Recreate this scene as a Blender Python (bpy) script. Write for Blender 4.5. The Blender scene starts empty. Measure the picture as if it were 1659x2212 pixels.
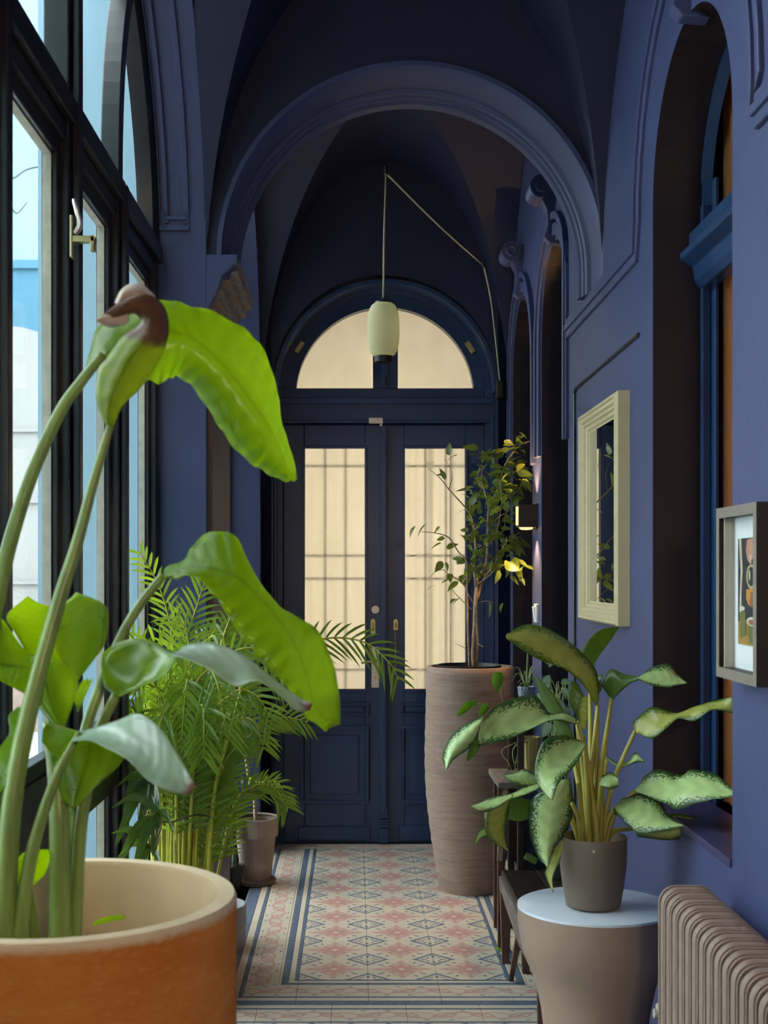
import bpy, bmesh, math, random
from mathutils import Vector, Matrix
random.seed(7)
PI = math.pi
sc = bpy.context.scene
COL = sc.collection

# ------------------------------------------------------------------ camera
F = 2850.0; CX = 765.0; CY = 1240.0; CAMZ = 1.5     # focal length and vanishing point in pixels of the 1659x2212 frame
cam_d = bpy.data.cameras.new('camera'); cam = bpy.data.objects.new('camera', cam_d); COL.objects.link(cam)
cam.location = (0, 0, CAMZ); cam.rotation_euler = (PI/2, 0, 0)
cam_d.sensor_fit = 'HORIZONTAL'; cam_d.sensor_width = 36.0; cam_d.lens = F/1659*36
cam_d.shift_x = (829.5-CX)/1659; cam_d.shift_y = (CY-1106)/1659
cam_d.clip_start = 0.05; cam_d.clip_end = 200
cam_d.dof.use_dof = True; cam_d.dof.focus_distance = 5.0; cam_d.dof.aperture_fstop = 11
sc.camera = cam

# ------------------------------------------------------------------ world, daylight, exposure
world = bpy.data.worlds.new('overcast_sky'); sc.world = world; world.use_nodes = True
wb = world.node_tree.nodes['Background']
wb.inputs[0].default_value = (0.93, 0.97, 1.0, 1); wb.inputs[1].default_value = 7.2
vs = sc.view_settings
vs.view_transform = 'Standard'; vs.look = 'None'; vs.gamma = 1.0; vs.exposure = 0.12; vs.use_curve_mapping = False
sc.cycles.use_denoising = True
sc.cycles.max_bounces = 5; sc.cycles.diffuse_bounces = 4; sc.cycles.glossy_bounces = 3; sc.cycles.transparent_max_bounces = 12
sc.cycles.use_adaptive_sampling = True; sc.cycles.adaptive_threshold = 0.10; sc.cycles.adaptive_min_samples = 14
sc.cycles.sample_clamp_indirect = 4.0

def area_light(name, loc, rot, sx, sy, energy, color=(1, 1, 1), portal=False):
    l = bpy.data.lights.new(name, 'AREA'); l.shape = 'RECTANGLE'; l.size = sx; l.size_y = sy
    l.energy = energy; l.color = color
    o = bpy.data.objects.new(name, l); o.location = loc; o.rotation_euler = rot; COL.objects.link(o)
    if portal: l.cycles.is_portal = True
    return o
# portals: they only guide the sky's own light through the windows of the left wall
area_light('sky_portal', (-0.76, 3.0, 1.85), (0, -PI/2, 0), 3.6, 2.95, 1, portal=True)
area_light('sky_portal', (-0.76, 6.1, 1.7), (0, -PI/2, 0), 3.2, 1.8, 1, portal=True)
area_light('sky_portal', (-0.76, 0.85, 1.8), (0, -PI/2, 0), 3.6, 1.2, 1, portal=True)
# daylight in the porch behind the glazed street door, and a lamp in the room behind the orange curtain
area_light('porch_daylight', (0.17, 8.75, 1.7), (PI/2, 0, PI), 1.7, 2.6, 44, (1.0, 0.82, 0.60))
area_light('side_room_lamp', (1.30, 3.3, 1.7), (0, PI/2, 0), 1.6, 0.5, 1.1, (1.0, 0.60, 0.32))

lamp = bpy.data.lights.new('warm_fill', 'POINT'); lamp.energy = 75; lamp.color = (1.0, 0.74, 0.48); lamp.shadow_soft_size = 0.12     # unseen warm fill added behind the camera to brighten the planter
lamp_o = bpy.data.objects.new('warm_fill', lamp); lamp_o.location = (0.36, -0.7, 1.9); COL.objects.link(lamp_o)

# ------------------------------------------------------------------ helpers
def P(x, y, d):
    return Vector(((x-CX)*d/F, d, CAMZ-(y-CY)*d/F))
def crop(ox, oy, s):
    return lambda x, y: (ox+x*s, oy+y*s)

def link(o):
    COL.objects.link(o); return o
def tag(o, label=None, cat=None, group=None, kind=None):
    if label: o['label'] = label
    if cat: o['category'] = cat
    if group: o['group'] = group
    if kind: o['kind'] = kind
    return o
def empty(name, loc=(0, 0, 0), rz=0, label=None, cat=None, group=None):
    o = bpy.data.objects.new(name, None); o.location = loc; o.rotation_euler = (0, 0, rz); o.empty_display_size = 0.1
    link(o); tag(o, label, cat, group); return o

class MB:
    """collects faces; build() links them as one mesh object in world coordinates under a parent"""
    def __init__(s): s.v = []; s.f = []; s.m = []; s.uv = []
    def quadgrid(s, rows, mi=0, closed=False, uvs=None):
        b = len(s.v); n = len(rows[0])
        for r in rows: s.v += [tuple(p) for p in r]
        for i in range(len(rows)-1):
            for j in range(n if closed else n-1):
                k = (j+1) % n
                s.f.append((b+i*n+j, b+i*n+k, b+(i+1)*n+k, b+(i+1)*n+j)); s.m.append(mi)
                if uvs: s.uv.append((uvs[i][j], uvs[i][k], uvs[i+1][k], uvs[i+1][j]))
                else: s.uv.append(None)
    def poly(s, pts, mi=0):
        b = len(s.v); s.v += [tuple(p) for p in pts]; s.f.append(tuple(range(b, b+len(pts)))); s.m.append(mi); s.uv.append(None)
    def box(s, a, b, mi=0):
        x0, y0, z0 = a; x1, y1, z1 = b; n = len(s.v)
        s.v += [(x0,y0,z0),(x1,y0,z0),(x1,y1,z0),(x0,y1,z0),(x0,y0,z1),(x1,y0,z1),(x1,y1,z1),(x0,y1,z1)]
        for q in ((0,3,2,1),(4,5,6,7),(0,1,5,4),(1,2,6,5),(2,3,7,6),(3,0,4,7)):
            s.f.append(tuple(n+i for i in q)); s.m.append(mi); s.uv.append(None)
        return s
    def obox(s, c, ax, ay, az, hx, hy, hz, mi=0):
        n = len(s.v); c = Vector(c); ax, ay, az = Vector(ax).normalized(), Vector(ay).normalized(), Vector(az).normalized()
        for sx, sy, sz in ((-1,-1,-1),(1,-1,-1),(1,1,-1),(-1,1,-1),(-1,-1,1),(1,-1,1),(1,1,1),(-1,1,1)):
            s.v.append(tuple(c+ax*hx*sx+ay*hy*sy+az*hz*sz))
        for q in ((0,3,2,1),(4,5,6,7),(0,1,5,4),(1,2,6,5),(2,3,7,6),(3,0,4,7)):
            s.f.append(tuple(n+i for i in q)); s.m.append(mi); s.uv.append(None)
        return s
    def bar(s, a, b, w, t, up=(0, 0, 1), mi=0):
        a, b = Vector(a), Vector(b); d = (b-a); u = Vector(up)
        x = d.normalized(); y = u.cross(x)
        if y.length < 1e-4: y = Vector((0, 1, 0)).cross(x)
        y.normalize(); z = x.cross(y)
        return s.obox((a+b)/2, x, y, z, d.length/2, w/2, t/2, mi)
    def tube(s, pts, r, n=8, mi=0, closed=False, caps=True):
        pts = [Vector(p) for p in pts]; m = len(pts)
        if not hasattr(r, '__len__'): r = [r]*m
        rows = []; uprev = None
        for i, p in enumerate(pts):
            if closed: t = pts[(i+1) % m]-pts[i-1]
            else: t = pts[min(i+1, m-1)]-pts[max(i-1, 0)]
            t.normalize()
            if uprev is None:
                u = t.cross(Vector((0.31, 0.2, 0.93)))
                if u.length < 1e-3: u = t.cross(Vector((1, 0, 0)))
            else: u = uprev-t*uprev.dot(t)
            u.normalize(); uprev = u; w = t.cross(u)
            rows.append([p+u*math.cos(a)*r[i]+w*math.sin(a)*r[i] for a in [2*PI*k/n for k in range(n)]])
        if closed: rows.append(rows[0])
        s.quadgrid(rows, mi, closed=True)
        if caps and not closed:
            s.poly(rows[0][::-1], mi); s.poly(rows[-1], mi)
        return s
    def lathe(s, prof, c=(0, 0, 0), n=40, mi=0, wob=0, capb=True, capt=False):
        rows = []
        for (r, z) in prof:
            rows.append([(c[0]+(r+wob*math.sin(3*a+z*9))*math.cos(a), c[1]+(r+wob*math.sin(3*a+z*9))*math.sin(a), c[2]+z) for a in [2*PI*k/n for k in range(n)]])
        s.quadgrid(rows, mi, closed=True)
        if capb: s.poly(rows[0][::-1], mi)
        if capt: s.poly(rows[-1], mi)
        return s
    def prism(s, pts2, a, b, axis='y', mi=0, mcap=None):
        """polygon pts2 extruded from a to b along an axis; 'y': pts are (x,z); 'x': (y,z); 'z': (x,y)"""
        def mk(p, t):
            return {'y': (p[0], t, p[1]), 'x': (t, p[0], p[1]), 'z': (p[0], p[1], t)}[axis]
        A = [mk(p, a) for p in pts2]; B = [mk(p, b) for p in pts2]; n = len(pts2)
        mc = mi if mcap is None else mcap
        s.poly(A, mc); s.poly(B[::-1], mc)
        for i in range(n):
            j = (i+1) % n; s.poly([A[i], B[i], B[j], A[j]], mi)
        return s
    def build(s, name, mats, parent=None, smooth=False, kind=None, bevel=0, solid=0, label=None, auto=None):
        me = bpy.data.meshes.new(name); me.from_pydata(s.v, [], s.f)
        for m in (mats if isinstance(mats, (list, tuple)) else [mats]): me.materials.append(m)
        if any(s.m): me.polygons.foreach_set('material_index', s.m)
        if any(u is not None for u in s.uv):
            ul = me.uv_layers.new(name='UVMap')
            for p, u in zip(me.polygons, s.uv):
                if u:
                    for li, q in zip(p.loop_indices, u): ul.data[li].uv = q
        if smooth or auto: me.polygons.foreach_set('use_smooth', [True]*len(me.polygons))
        bm = bmesh.new(); bm.from_mesh(me); bmesh.ops.remove_doubles(bm, verts=bm.verts, dist=1e-6)
        bmesh.ops.recalc_face_normals(bm, faces=bm.faces)
        if auto:
            for e in bm.edges:
                if len(e.link_faces) == 2 and e.calc_face_angle(0) > auto: e.smooth = False
        bm.to_mesh(me); bm.free()
        me.update()
        o = bpy.data.objects.new(name, me); link(o)
        if parent is not None:
            o.parent = parent; o.matrix_parent_inverse = world_of(parent).inverted()
        if kind: o['kind'] = kind
        if label: o['label'] = label
        if bevel:
            m = o.modifiers.new('bevel', 'BEVEL'); m.width = bevel; m.segments = 2; m.limit_method = 'ANGLE'
        if solid:
            m = o.modifiers.new('thickness', 'SOLIDIFY'); m.thickness = solid; m.offset = 0
        return o
def world_of(o):
    m = Matrix.LocRotScale(o.location, o.rotation_euler, o.scale)
    if o.parent: m = world_of(o.parent) @ o.matrix_parent_inverse @ m
    return m
def put(me_obj, name, loc, rot=(0, 0, 0), scale=(1, 1, 1), parent=None):
    """a copy of a mesh object sharing its data, placed in the world"""
    o = me_obj.copy(); o.name = name; link(o)
    o.location = loc; o.rotation_euler = rot; o.scale = scale
    if parent is not None:
        o.parent = parent; o.matrix_parent_inverse = world_of(parent).inverted()
    return o
def cr(pts, n):
    """Catmull-Rom through points, n samples per span"""
    pts = [Vector(p) for p in pts]; out = []
    for i in range(len(pts)-1):
        p0 = pts[i-1] if i else pts[0]*2-pts[1]; p1, p2 = pts[i], pts[i+1]
        p3 = pts[i+2] if i+2 < len(pts) else p2*2-p1
        for k in range(n):
            t = k/n
            out.append(0.5*((2*p1)+(p2-p0)*t+(2*p0-5*p1+4*p2-p3)*t*t+(3*p1-p0-3*p2+p3)*t**3))
    out.append(pts[-1]); return out

# ------------------------------------------------------------------ materials
class E:
    """tiny expression wrapper that writes Math nodes"""
    nt = None
    def __init__(s, sock): s.s = sock
    @staticmethod
    def op(op, *a):
        n = E.nt.nodes.new('ShaderNodeMath'); n.operation = op
        for i, x in enumerate(a):
            if isinstance(x, E): E.nt.links.new(x.s, n.inputs[i])
            else: n.inputs[i].default_value = float(x)
        return E(n.outputs[0])
    def __add__(s, o): return E.op('ADD', s, o)
    __radd__ = __add__
    def __sub__(s, o): return E.op('SUBTRACT', s, o)
    def __rsub__(s, o): return E.op('SUBTRACT', o, s)
    def __mul__(s, o): return E.op('MULTIPLY', s, o)
    __rmul__ = __mul__
    def __truediv__(s, o): return E.op('DIVIDE', s, o)
    def lt(s, o): return E.op('LESS_THAN', s, o)
    def gt(s, o): return E.op('GREATER_THAN', s, o)
    def abs(s): return E.op('ABSOLUTE', s)
    def sin(s): return E.op('SINE', s)
    def cos(s): return E.op('COSINE', s)
    def sqrt(s): return E.op('SQRT', s)
    def pow(s, o): return E.op('POWER', s, o)
    def mod(s, o): return E.op('FLOORED_MODULO', s, o)
def emin(a, b): return E.op('MINIMUM', a, b)
def emax(a, b): return E.op('MAXIMUM', a, b)
def clamp01(a): return emin(emax(a, 0.0), 1.0)
def step(a, lo, hi):
    return clamp01((a-lo)/(hi-lo))

def newmat(name):
    m = bpy.data.materials.new(name); m.use_nodes = True; nt = m.node_tree
    for n in list(nt.nodes):
        if n.type != 'OUTPUT_MATERIAL': nt.nodes.remove(n)
    out = [n for n in nt.nodes if n.type == 'OUTPUT_MATERIAL'][0]
    E.nt = nt
    return m, nt, out
def noise(nt, coord, scale, detail=3, rough=0.5, dist=0):
    n = nt.nodes.new('ShaderNodeTexNoise'); n.inputs['Scale'].default_value = scale
    n.inputs['Detail'].default_value = detail; n.inputs['Roughness'].default_value = rough; n.inputs['Distortion'].default_value = dist
    nt.links.new(coord, n.inputs['Vector']); return E(n.outputs['Fac'])
def coords(nt, which='Object', scale=None):
    t = nt.nodes.new('ShaderNodeTexCoord'); s = t.outputs[which]
    if scale:
        mp = nt.nodes.new('ShaderNodeMapping'); mp.inputs['Scale'].default_value = scale; nt.links.new(s, mp.inputs[0]); s = mp.outputs[0]
    return s
def xyz(nt, sock):
    n = nt.nodes.new('ShaderNodeSeparateXYZ'); nt.links.new(sock, n.inputs[0])
    return E(n.outputs[0]), E(n.outputs[1]), E(n.outputs[2])
def mixc(nt, fac, a, b):
    n = nt.nodes.new('ShaderNodeMix'); n.data_type = 'RGBA'
    if isinstance(fac, E): nt.links.new(fac.s, n.inputs[0])
    else: n.inputs[0].default_value = fac
    for i, c in ((6, a), (7, b)):
        if hasattr(c, 'is_linked'): nt.links.new(c, n.inputs[i])
        else: n.inputs[i].default_value = (*c[:3], 1)
    return n.outputs[2]
def bump(nt, h, strength, dist=0.01):
    b = nt.nodes.new('ShaderNodeBump'); b.inputs['Strength'].default_value = strength; b.inputs['Distance'].default_value = dist
    nt.links.new(h.s, b.inputs['Height']); return b.outputs[0]
def bsdf(nt, out, col, rough=0.5, metal=0.0, spec=0.5, normal=None):
    p = nt.nodes.new('ShaderNodeBsdfPrincipled')
    if hasattr(col, 'is_linked'): nt.links.new(col, p.inputs['Base Color'])
    else: p.inputs['Base Color'].default_value = (*col[:3], 1)
    p.inputs['Roughness'].default_value = rough; p.inputs['Metallic'].default_value = metal
    p.inputs['Specular IOR Level'].default_value = spec
    if normal is not None: nt.links.new(normal, p.inputs['Normal'])
    nt.links.new(p.outputs[0], out.inputs[0]); return p
def simple(name, col, rough=0.5, metal=0.0, var=0.18, scale=8, bmp=0.0, bscale=60, spec=0.5, stretch=None):
    """plain colour with a little mottling and fine relief"""
    m, nt, out = newmat(name)
    co = coords(nt, 'Object', stretch)
    n = noise(nt, co, scale, 4, 0.6)
    c = mixc(nt, step(n, 0.3, 0.7), [x*(1-var) for x in col], [min(1, x*(1+var)) for x in col])
    nm = bump(nt, noise(nt, co, bscale, 3), bmp) if bmp else None
    bsdf(nt, out, c, rough, metal, spec, nm); return m
def glassy(name, tint=(0.92, 0.97, 0.98), gloss=0.06):
    m, nt, out = newmat(name)
    t = nt.nodes.new('ShaderNodeBsdfTransparent'); t.inputs[0].default_value = (*tint, 1)
    g = nt.nodes.new('ShaderNodeBsdfGlossy'); g.inputs['Roughness'].default_value = 0.03
    mx = nt.nodes.new('ShaderNodeMixShader')
    n = noise(nt, coords(nt), 3.0, 2)
    nt.links.new((n*gloss*2).s, mx.inputs[0]); nt.links.new(t.outputs[0], mx.inputs[1]); nt.links.new(g.outputs[0], mx.inputs[2])
    nt.links.new(mx.outputs[0], out.inputs[0]); return m
def cloth_lit(name, col, trans=0.75):
    m, nt, out = newmat(name)
    n = noise(nt, coords(nt, 'Object', (1, 1, 0.3)), 14, 4)
    c = mixc(nt, step(n, 0.3, 0.7), [x*0.94 for x in col], col)
    d = nt.nodes.new('ShaderNodeBsdfDiffuse'); t = nt.nodes.new('ShaderNodeBsdfTranslucent')
    nt.links.new(c, d.inputs[0]); nt.links.new(c, t.inputs[0])
    mx = nt.nodes.new('ShaderNodeMixShader'); mx.inputs[0].default_value = trans
    nt.links.new(d.outputs[0], mx.inputs[1]); nt.links.new(t.outputs[0], mx.inputs[2]); nt.links.new(mx.outputs[0], out.inputs[0]); return m
def wood(name, dark, light, rough=0.4, axis=(1, 12, 12), scale=3, bmp=0.15):
    m, nt, out = newmat(name)
    co = coords(nt, 'Object', axis); n = noise(nt, co, scale, 6, 0.65, 1.2)
    c = mixc(nt, step(n, 0.35, 0.65), dark, light)
    bsdf(nt, out, c, rough, 0, 0.5, bump(nt, n, bmp)); return m
def leafmat(name, dark, light, trans, sky_sheen=None, rough=0.35, tr=0.45, rib=None, stripes=60, brown=None, blotch=None):
    """UV: x along the leaf, y across. blotch: colour of the pale centre; brown: (start, end) of the dried tip"""
    m, nt, out = newmat(name)
    uv = nt.nodes.new('ShaderNodeTexCoord').outputs['UV']
    u, v, _ = xyz(nt, uv); av = (v-0.5).abs()*2.0
    ob = coords(nt, 'Object')
    n1 = noise(nt, ob, 26, 4)
    st = (u*stripes+av*6.0+n1*2.0).sin()*0.5+0.5
    c = mixc(nt, clamp01(st*0.55+n1*0.5), dark, light)
    if blotch:
        mp = nt.nodes.new('ShaderNodeMapping'); mp.inputs['Scale'].default_value = (9, 5, 1); nt.links.new(uv, mp.inputs[0])
        n2 = noise(nt, mp.outputs[0], 4.5, 5, 0.7, 0.6)
        fac = step(av*0.85+(n2-0.5)*1.7, 0.62, 0.56)
        c2 = mixc(nt, st, [x*0.85 for x in blotch], blotch)
        c = mixc(nt, fac, c, c2)
    if sky_sheen: c = mixc(nt, step(u+(n1-0.5)*0.1, sky_sheen[0], sky_sheen[1]), c, mixc(nt, clamp01(st*0.4+n1*0.6), sky_sheen[2], [x*1.25 for x in sky_sheen[2]]))  # sky reflection painted as a pale tone along the blade
    if rib: c = mixc(nt, step(av, 0.07, 0.03), c, rib)
    tcol = mixc(nt, 0.75, c, trans)
    if brown:
        n3 = noise(nt, ob, 30, 4); fac = step(u+(n3-0.5)*0.14, brown[0], brown[1])
        bc = mixc(nt, n3, (0.10, 0.035, 0.012), (0.34, 0.19, 0.10)) if len(brown) < 3 else mixc(nt, n3, brown[2], [x*1.4 for x in brown[2]])
        c = mixc(nt, fac, c, bc); tcol = mixc(nt, fac, tcol, [0.12, 0.04, 0.015])
    p = nt.nodes.new('ShaderNodeBsdfPrincipled'); nt.links.new(c, p.inputs['Base Color']); p.inputs['Roughness'].default_value = rough
    p.inputs['Specular IOR Level'].default_value = 0.6
    nt.links.new(bump(nt, st, 0.12, 0.004), p.inputs['Normal'])
    t = nt.nodes.new('ShaderNodeBsdfTranslucent'); nt.links.new(tcol, t.inputs[0])
    mx = nt.nodes.new('ShaderNodeMixShader'); mx.inputs[0].default_value = tr
    nt.links.new(p.outputs[0], mx.inputs[1]); nt.links.new(t.outputs[0], mx.inputs[2]); nt.links.new(mx.outputs[0], out.inputs[0]); return m

M = {}
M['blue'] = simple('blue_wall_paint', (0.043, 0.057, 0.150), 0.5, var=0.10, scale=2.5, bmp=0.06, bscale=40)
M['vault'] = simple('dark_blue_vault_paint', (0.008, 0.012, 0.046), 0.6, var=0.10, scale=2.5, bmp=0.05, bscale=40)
M['doorblue'] = simple('petrol_blue_gloss', (0.014, 0.042, 0.115), 0.32, var=0.12, scale=5, bmp=0.03, bscale=90)
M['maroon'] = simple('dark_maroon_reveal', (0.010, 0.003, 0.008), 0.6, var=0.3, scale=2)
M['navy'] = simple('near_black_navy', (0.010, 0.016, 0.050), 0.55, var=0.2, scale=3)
M['frame'] = simple('black_window_paint', (0.012, 0.012, 0.015), 0.35, var=0.3, scale=9)
M['putty'] = simple('cream_putty', (0.34, 0.32, 0.26), 0.7, var=0.15, scale=30)
M['warmpier'] = wood('warm_lit_pier_paint', (0.13, 0.095, 0.085), (0.21, 0.155, 0.135), 0.55, (14, 14, 1), 3)  # warm light on the blue pier put into the colour
M['warmcarve'] = wood('warm_lit_moulding_paint', (0.14, 0.10, 0.08), (0.42, 0.32, 0.25), 0.6, (30, 2, 30), 3, 0.4)  # blue impost, its warm light painted in as brown
M['glass'] = glassy('window_glass')
M['brass'] = simple('worn_brass', (0.55, 0.45, 0.22), 0.35, 0.9, 0.2, 30)
M['steel'] = simple('brushed_steel', (0.60, 0.58, 0.55), 0.35, 0.85, 0.1, 30)
M['black'] = simple('satin_black', (0.010, 0.010, 0.011), 0.4, var=0.2)
M['white'] = simple('white_plastic', (0.75, 0.74, 0.72), 0.4, var=0.05)
M['terra'] = simple('grey_terracotta', (0.36, 0.29, 0.24), 0.85, var=0.22, scale=6, bmp=0.25, bscale=45, spec=0.15)
M['soil'] = simple('dark_potting_soil', (0.045, 0.030, 0.020), 0.95, var=0.5, scale=40, bmp=1.0, bscale=70, spec=0.1)
M['bark'] = simple('tan_bark', (0.42, 0.30, 0.20), 0.8, var=0.3, scale=30, bmp=0.5, bscale=60, spec=0.1)
# ================================================================== THE ROOM
XL, XW, XR = -0.50, -0.70, 0.84        # inner face of the window wall, window plane, right wall
XRB = 1.00                              # back of the reveals in the right wall
Y0, YD, YDW = -1.9, 7.345, 7.10         # back wall, door plane, face of the door wall
ZT = 4.15

def arch_z(y, yc, a, zs, rise):
    t = min(1.0, abs(y-yc)/a); return zs+rise*math.sqrt(max(0, 1-t*t))
def arch_pts(yc, a, zs, rise, n=28):
    return [(yc-a*math.cos(PI*k/n), zs+rise*math.sin(PI*k/n)) for k in range(n+1)]
def wall_x(mb, xf, xb, y0, y1, z0, z1, ops, mf=0, mr=1):
    """wall in the plane x=xf (thickness to xb) with arched openings (yc, half, spring, rise, sill)"""
    ops = sorted(ops); yy = y0
    def solid(a, b, za, zb):
        if b-a > 1e-4 and zb-za > 1e-4:
            for x in (xf, xb): mb.poly([(x, a, za), (x, b, za), (x, b, zb), (x, a, zb)], mf)
    for (yc, a, zs, rise, sill) in ops:
        solid(yy, yc-a, z0, z1); yy = yc+a
        solid(yc-a, yc+a, z0, sill)
        pts = arch_pts(yc, a, zs, rise)
        for (ya, za), (yb, zb) in zip(pts, pts[1:]):
            for x in (xf, xb): mb.poly([(x, ya, za), (x, yb, zb), (x, yb, z1), (x, ya, z1)], mf)
            mb.poly([(xf, ya, za), (xb, ya, za), (xb, yb, zb), (xf, yb, zb)], mr)
        for y in (yc-a, yc+a): mb.poly([(xf, y, sill), (xb, y, sill), (xb, y, zs), (xf, y, zs)], mr)
        mb.poly([(xf, yc-a, sill), (xf, yc+a, sill), (xb, yc+a, sill), (xb, yc-a, sill)], mr)
    solid(yy, y1, z0, z1)
    mb.poly([(xf, y0, z1), (xb, y0, z1), (xb, y1, z1), (xf, y1, z1)], mf)

WIN = (3.0, 1.45, 2.60, 1.0, 0.0)       # near window of the left wall
WIN2 = (6.09, 0.91, 2.50, 1.0, 0.0)     # far window, its reveal seen beside the door
WIN_ADDED = (0.85, 0.60, 2.60, 0.6, 0.0)      # unseen window added beside the camera to light the planter front
mb = MB(); wall_x(mb, XL, XW-0.03, Y0, 7.0, 0, ZT, [WIN, WIN2, WIN_ADDED], 0, 0)
mb.box((XW-0.03, 7.03, 0), (XL-.002, 7.5, ZT)); mb.poly([(XL, 7.0, 0), (XL, 7.12, 0), (XL, 7.12, ZT), (XL, 7.0, ZT)])
tag(mb.build('wall_left', M['blue']), kind='structure')

OP = [(3.32, 0.39, 2.53, 0.375, 0.86), (5.545, 0.365, 2.53, 0.365, 0.0), (6.60, 0.38, 2.51, 0.375, 0.0)]
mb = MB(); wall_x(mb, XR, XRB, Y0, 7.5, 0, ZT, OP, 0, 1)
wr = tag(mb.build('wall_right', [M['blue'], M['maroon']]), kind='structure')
# deep backs behind the right openings (closed dark rooms)
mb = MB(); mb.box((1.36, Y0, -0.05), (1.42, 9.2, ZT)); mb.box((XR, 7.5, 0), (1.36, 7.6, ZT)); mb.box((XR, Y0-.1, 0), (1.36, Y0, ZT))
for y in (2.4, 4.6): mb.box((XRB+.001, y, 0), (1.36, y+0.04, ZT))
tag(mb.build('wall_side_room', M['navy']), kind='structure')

# end walls
mb = MB()
R0, XC0, ZS0 = 0.61, 0.165, 2.50        # arched recess that holds the street door
pts = [(XC0-R0*math.cos(PI*k/32), ZS0+R0*math.sin(PI*k/32)) for k in range(33)]
for (xa, za), (xb, zb) in zip(pts, pts[1:]):
    mb.poly([(xa, YDW, za), (xb, YDW, zb), (xb, YDW, ZT), (xa, YDW, ZT)])
    mb.poly([(xa, YDW, za), (xa, 7.5, za), (xb, 7.5, zb), (xb, YDW, zb)])
for xa, xb in ((XL-.2, XC0-R0), (XC0+R0, XR+.1)):
    mb.poly([(xa, YDW, 0), (xb, YDW, 0), (xb, YDW, ZT), (xa, YDW, ZT)])
for x in (XC0-R0, XC0+R0): mb.poly([(x, YDW, 0), (x, 7.5, 0), (x, 7.5, ZS0), (x, YDW, ZS0)])
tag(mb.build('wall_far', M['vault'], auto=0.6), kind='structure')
mb = MB(); mb.box((XW-.03, Y0-.1, 0), (XR, Y0, ZT)); tag(mb.build('wall_back', M['blue']), kind='structure')
# porch behind the street door
mb = MB(); mb.box((-0.85, 7.5, 0), (-0.80, 9.2, ZT)); mb.box((1.15, 7.6, 0), (1.2, 9.2, ZT)); mb.box((-.85, 9.2, 0), (1.2, 9.25, ZT))
mb.box((-.85, 7.46, 2.5), (-.5, 7.5, ZT)); mb.box((.84, 7.46, 0), (1.2, 7.5, ZT))
tag(mb.build('wall_porch', M['putty']), kind='structure')
mb = MB(); mb.box((XW-.03, Y0-.1, ZT), (1.42, 9.25, ZT+.08)); tag(mb.build('ceiling_outer', M['vault']), kind='structure')

# groined ceiling: two crossed barrels per bay, the higher one wins
def vault(name, x0, x1, y0, y1, zs, h, n=40):
    mb = MB(); rows = []
    for i in range(n+1):
        r = []
        for j in range(n+1):
            u = -math.cos(PI*j/n); v = -math.cos(PI*i/n)
            z = zs+h*max(math.sqrt(max(0, 1-u*u)), math.sqrt(max(0, 1-v*v)))
            r.append(((x0+x1)/2+u*(x1-x0)/2*1.004, (y0+y1)/2+v*(y1-y0)/2*1.002, z))
        rows.append(r)
    for i in range(n):
        for j in range(n):
            A, B, C, D = rows[i][j], rows[i][j+1], rows[i+1][j+1], rows[i+1][j]
            if i+j == n-1: mb.poly([A, B, D]); mb.poly([B, C, D])
            else: mb.poly([A, B, C]); mb.poly([A, C, D])
    return tag(mb.build(name, M['vault'], auto=0.16), kind='structure')
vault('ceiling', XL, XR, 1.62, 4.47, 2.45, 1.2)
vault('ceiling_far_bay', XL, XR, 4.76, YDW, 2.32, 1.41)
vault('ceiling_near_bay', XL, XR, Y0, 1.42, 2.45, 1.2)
mb = MB(); mb.box((XL, 1.42, 3.3), (XR, 1.62, ZT)); tag(mb.build('ceiling_rib', M['vault']), kind='structure')

# transverse arch between the bays, with a stepped soffit
AC, AZ, AR = 0.196, 2.574, 0.639
mb = MB()
prof = [(4.478, AR+0.03), (4.478, AR+0.022), (4.455, AR+0.022), (4.455, AR+0.006), (4.47, AR), (4.66, AR), (4.666, AR-0.012), (4.684, AR-0.016), (4.688, AR-0.006), (4.70, AR-0.006), (4.704, AR-0.018), (4.722, AR-0.022), (4.726, AR-0.03), (4.775, AR-0.03), (4.775, AR+0.1)]
rows = []
for k in range(49):
    a = PI*k/48
    rows.append([(AC-r*math.cos(a), y, AZ+r*math.sin(a)) for (y, r) in prof])
rows.append([(AC+r, y, 2.49) for (y, r) in prof])
mb.quadgrid(rows); mb.poly(rows[-1])
tag(mb.build('trim_1', M['blue'], auto=0.5), 'moulded blue arch spanning the corridor between the two vaulted bays', kind='structure')
mb = MB()
pts = [(AC-(AR+.015)*math.cos(PI*k/32), AZ+(AR+.015)*math.sin(PI*k/32)) for k in range(33)]
for (xa, za), (xb, zb) in zip(pts, pts[1:]):
    for y in (4.47, 4.76): mb.poly([(xa, y, za), (xb, y, zb), (xb, y, ZT), (xa, y, ZT)])
mb.poly([(XL-.01, 4.47, AZ), (AC-AR-.015, 4.47, AZ), (AC-AR-.015, 4.47, ZT), (XL-.01, 4.47, ZT)])
tag(mb.build('wall_above_arch', M['vault']), kind='structure')

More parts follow.
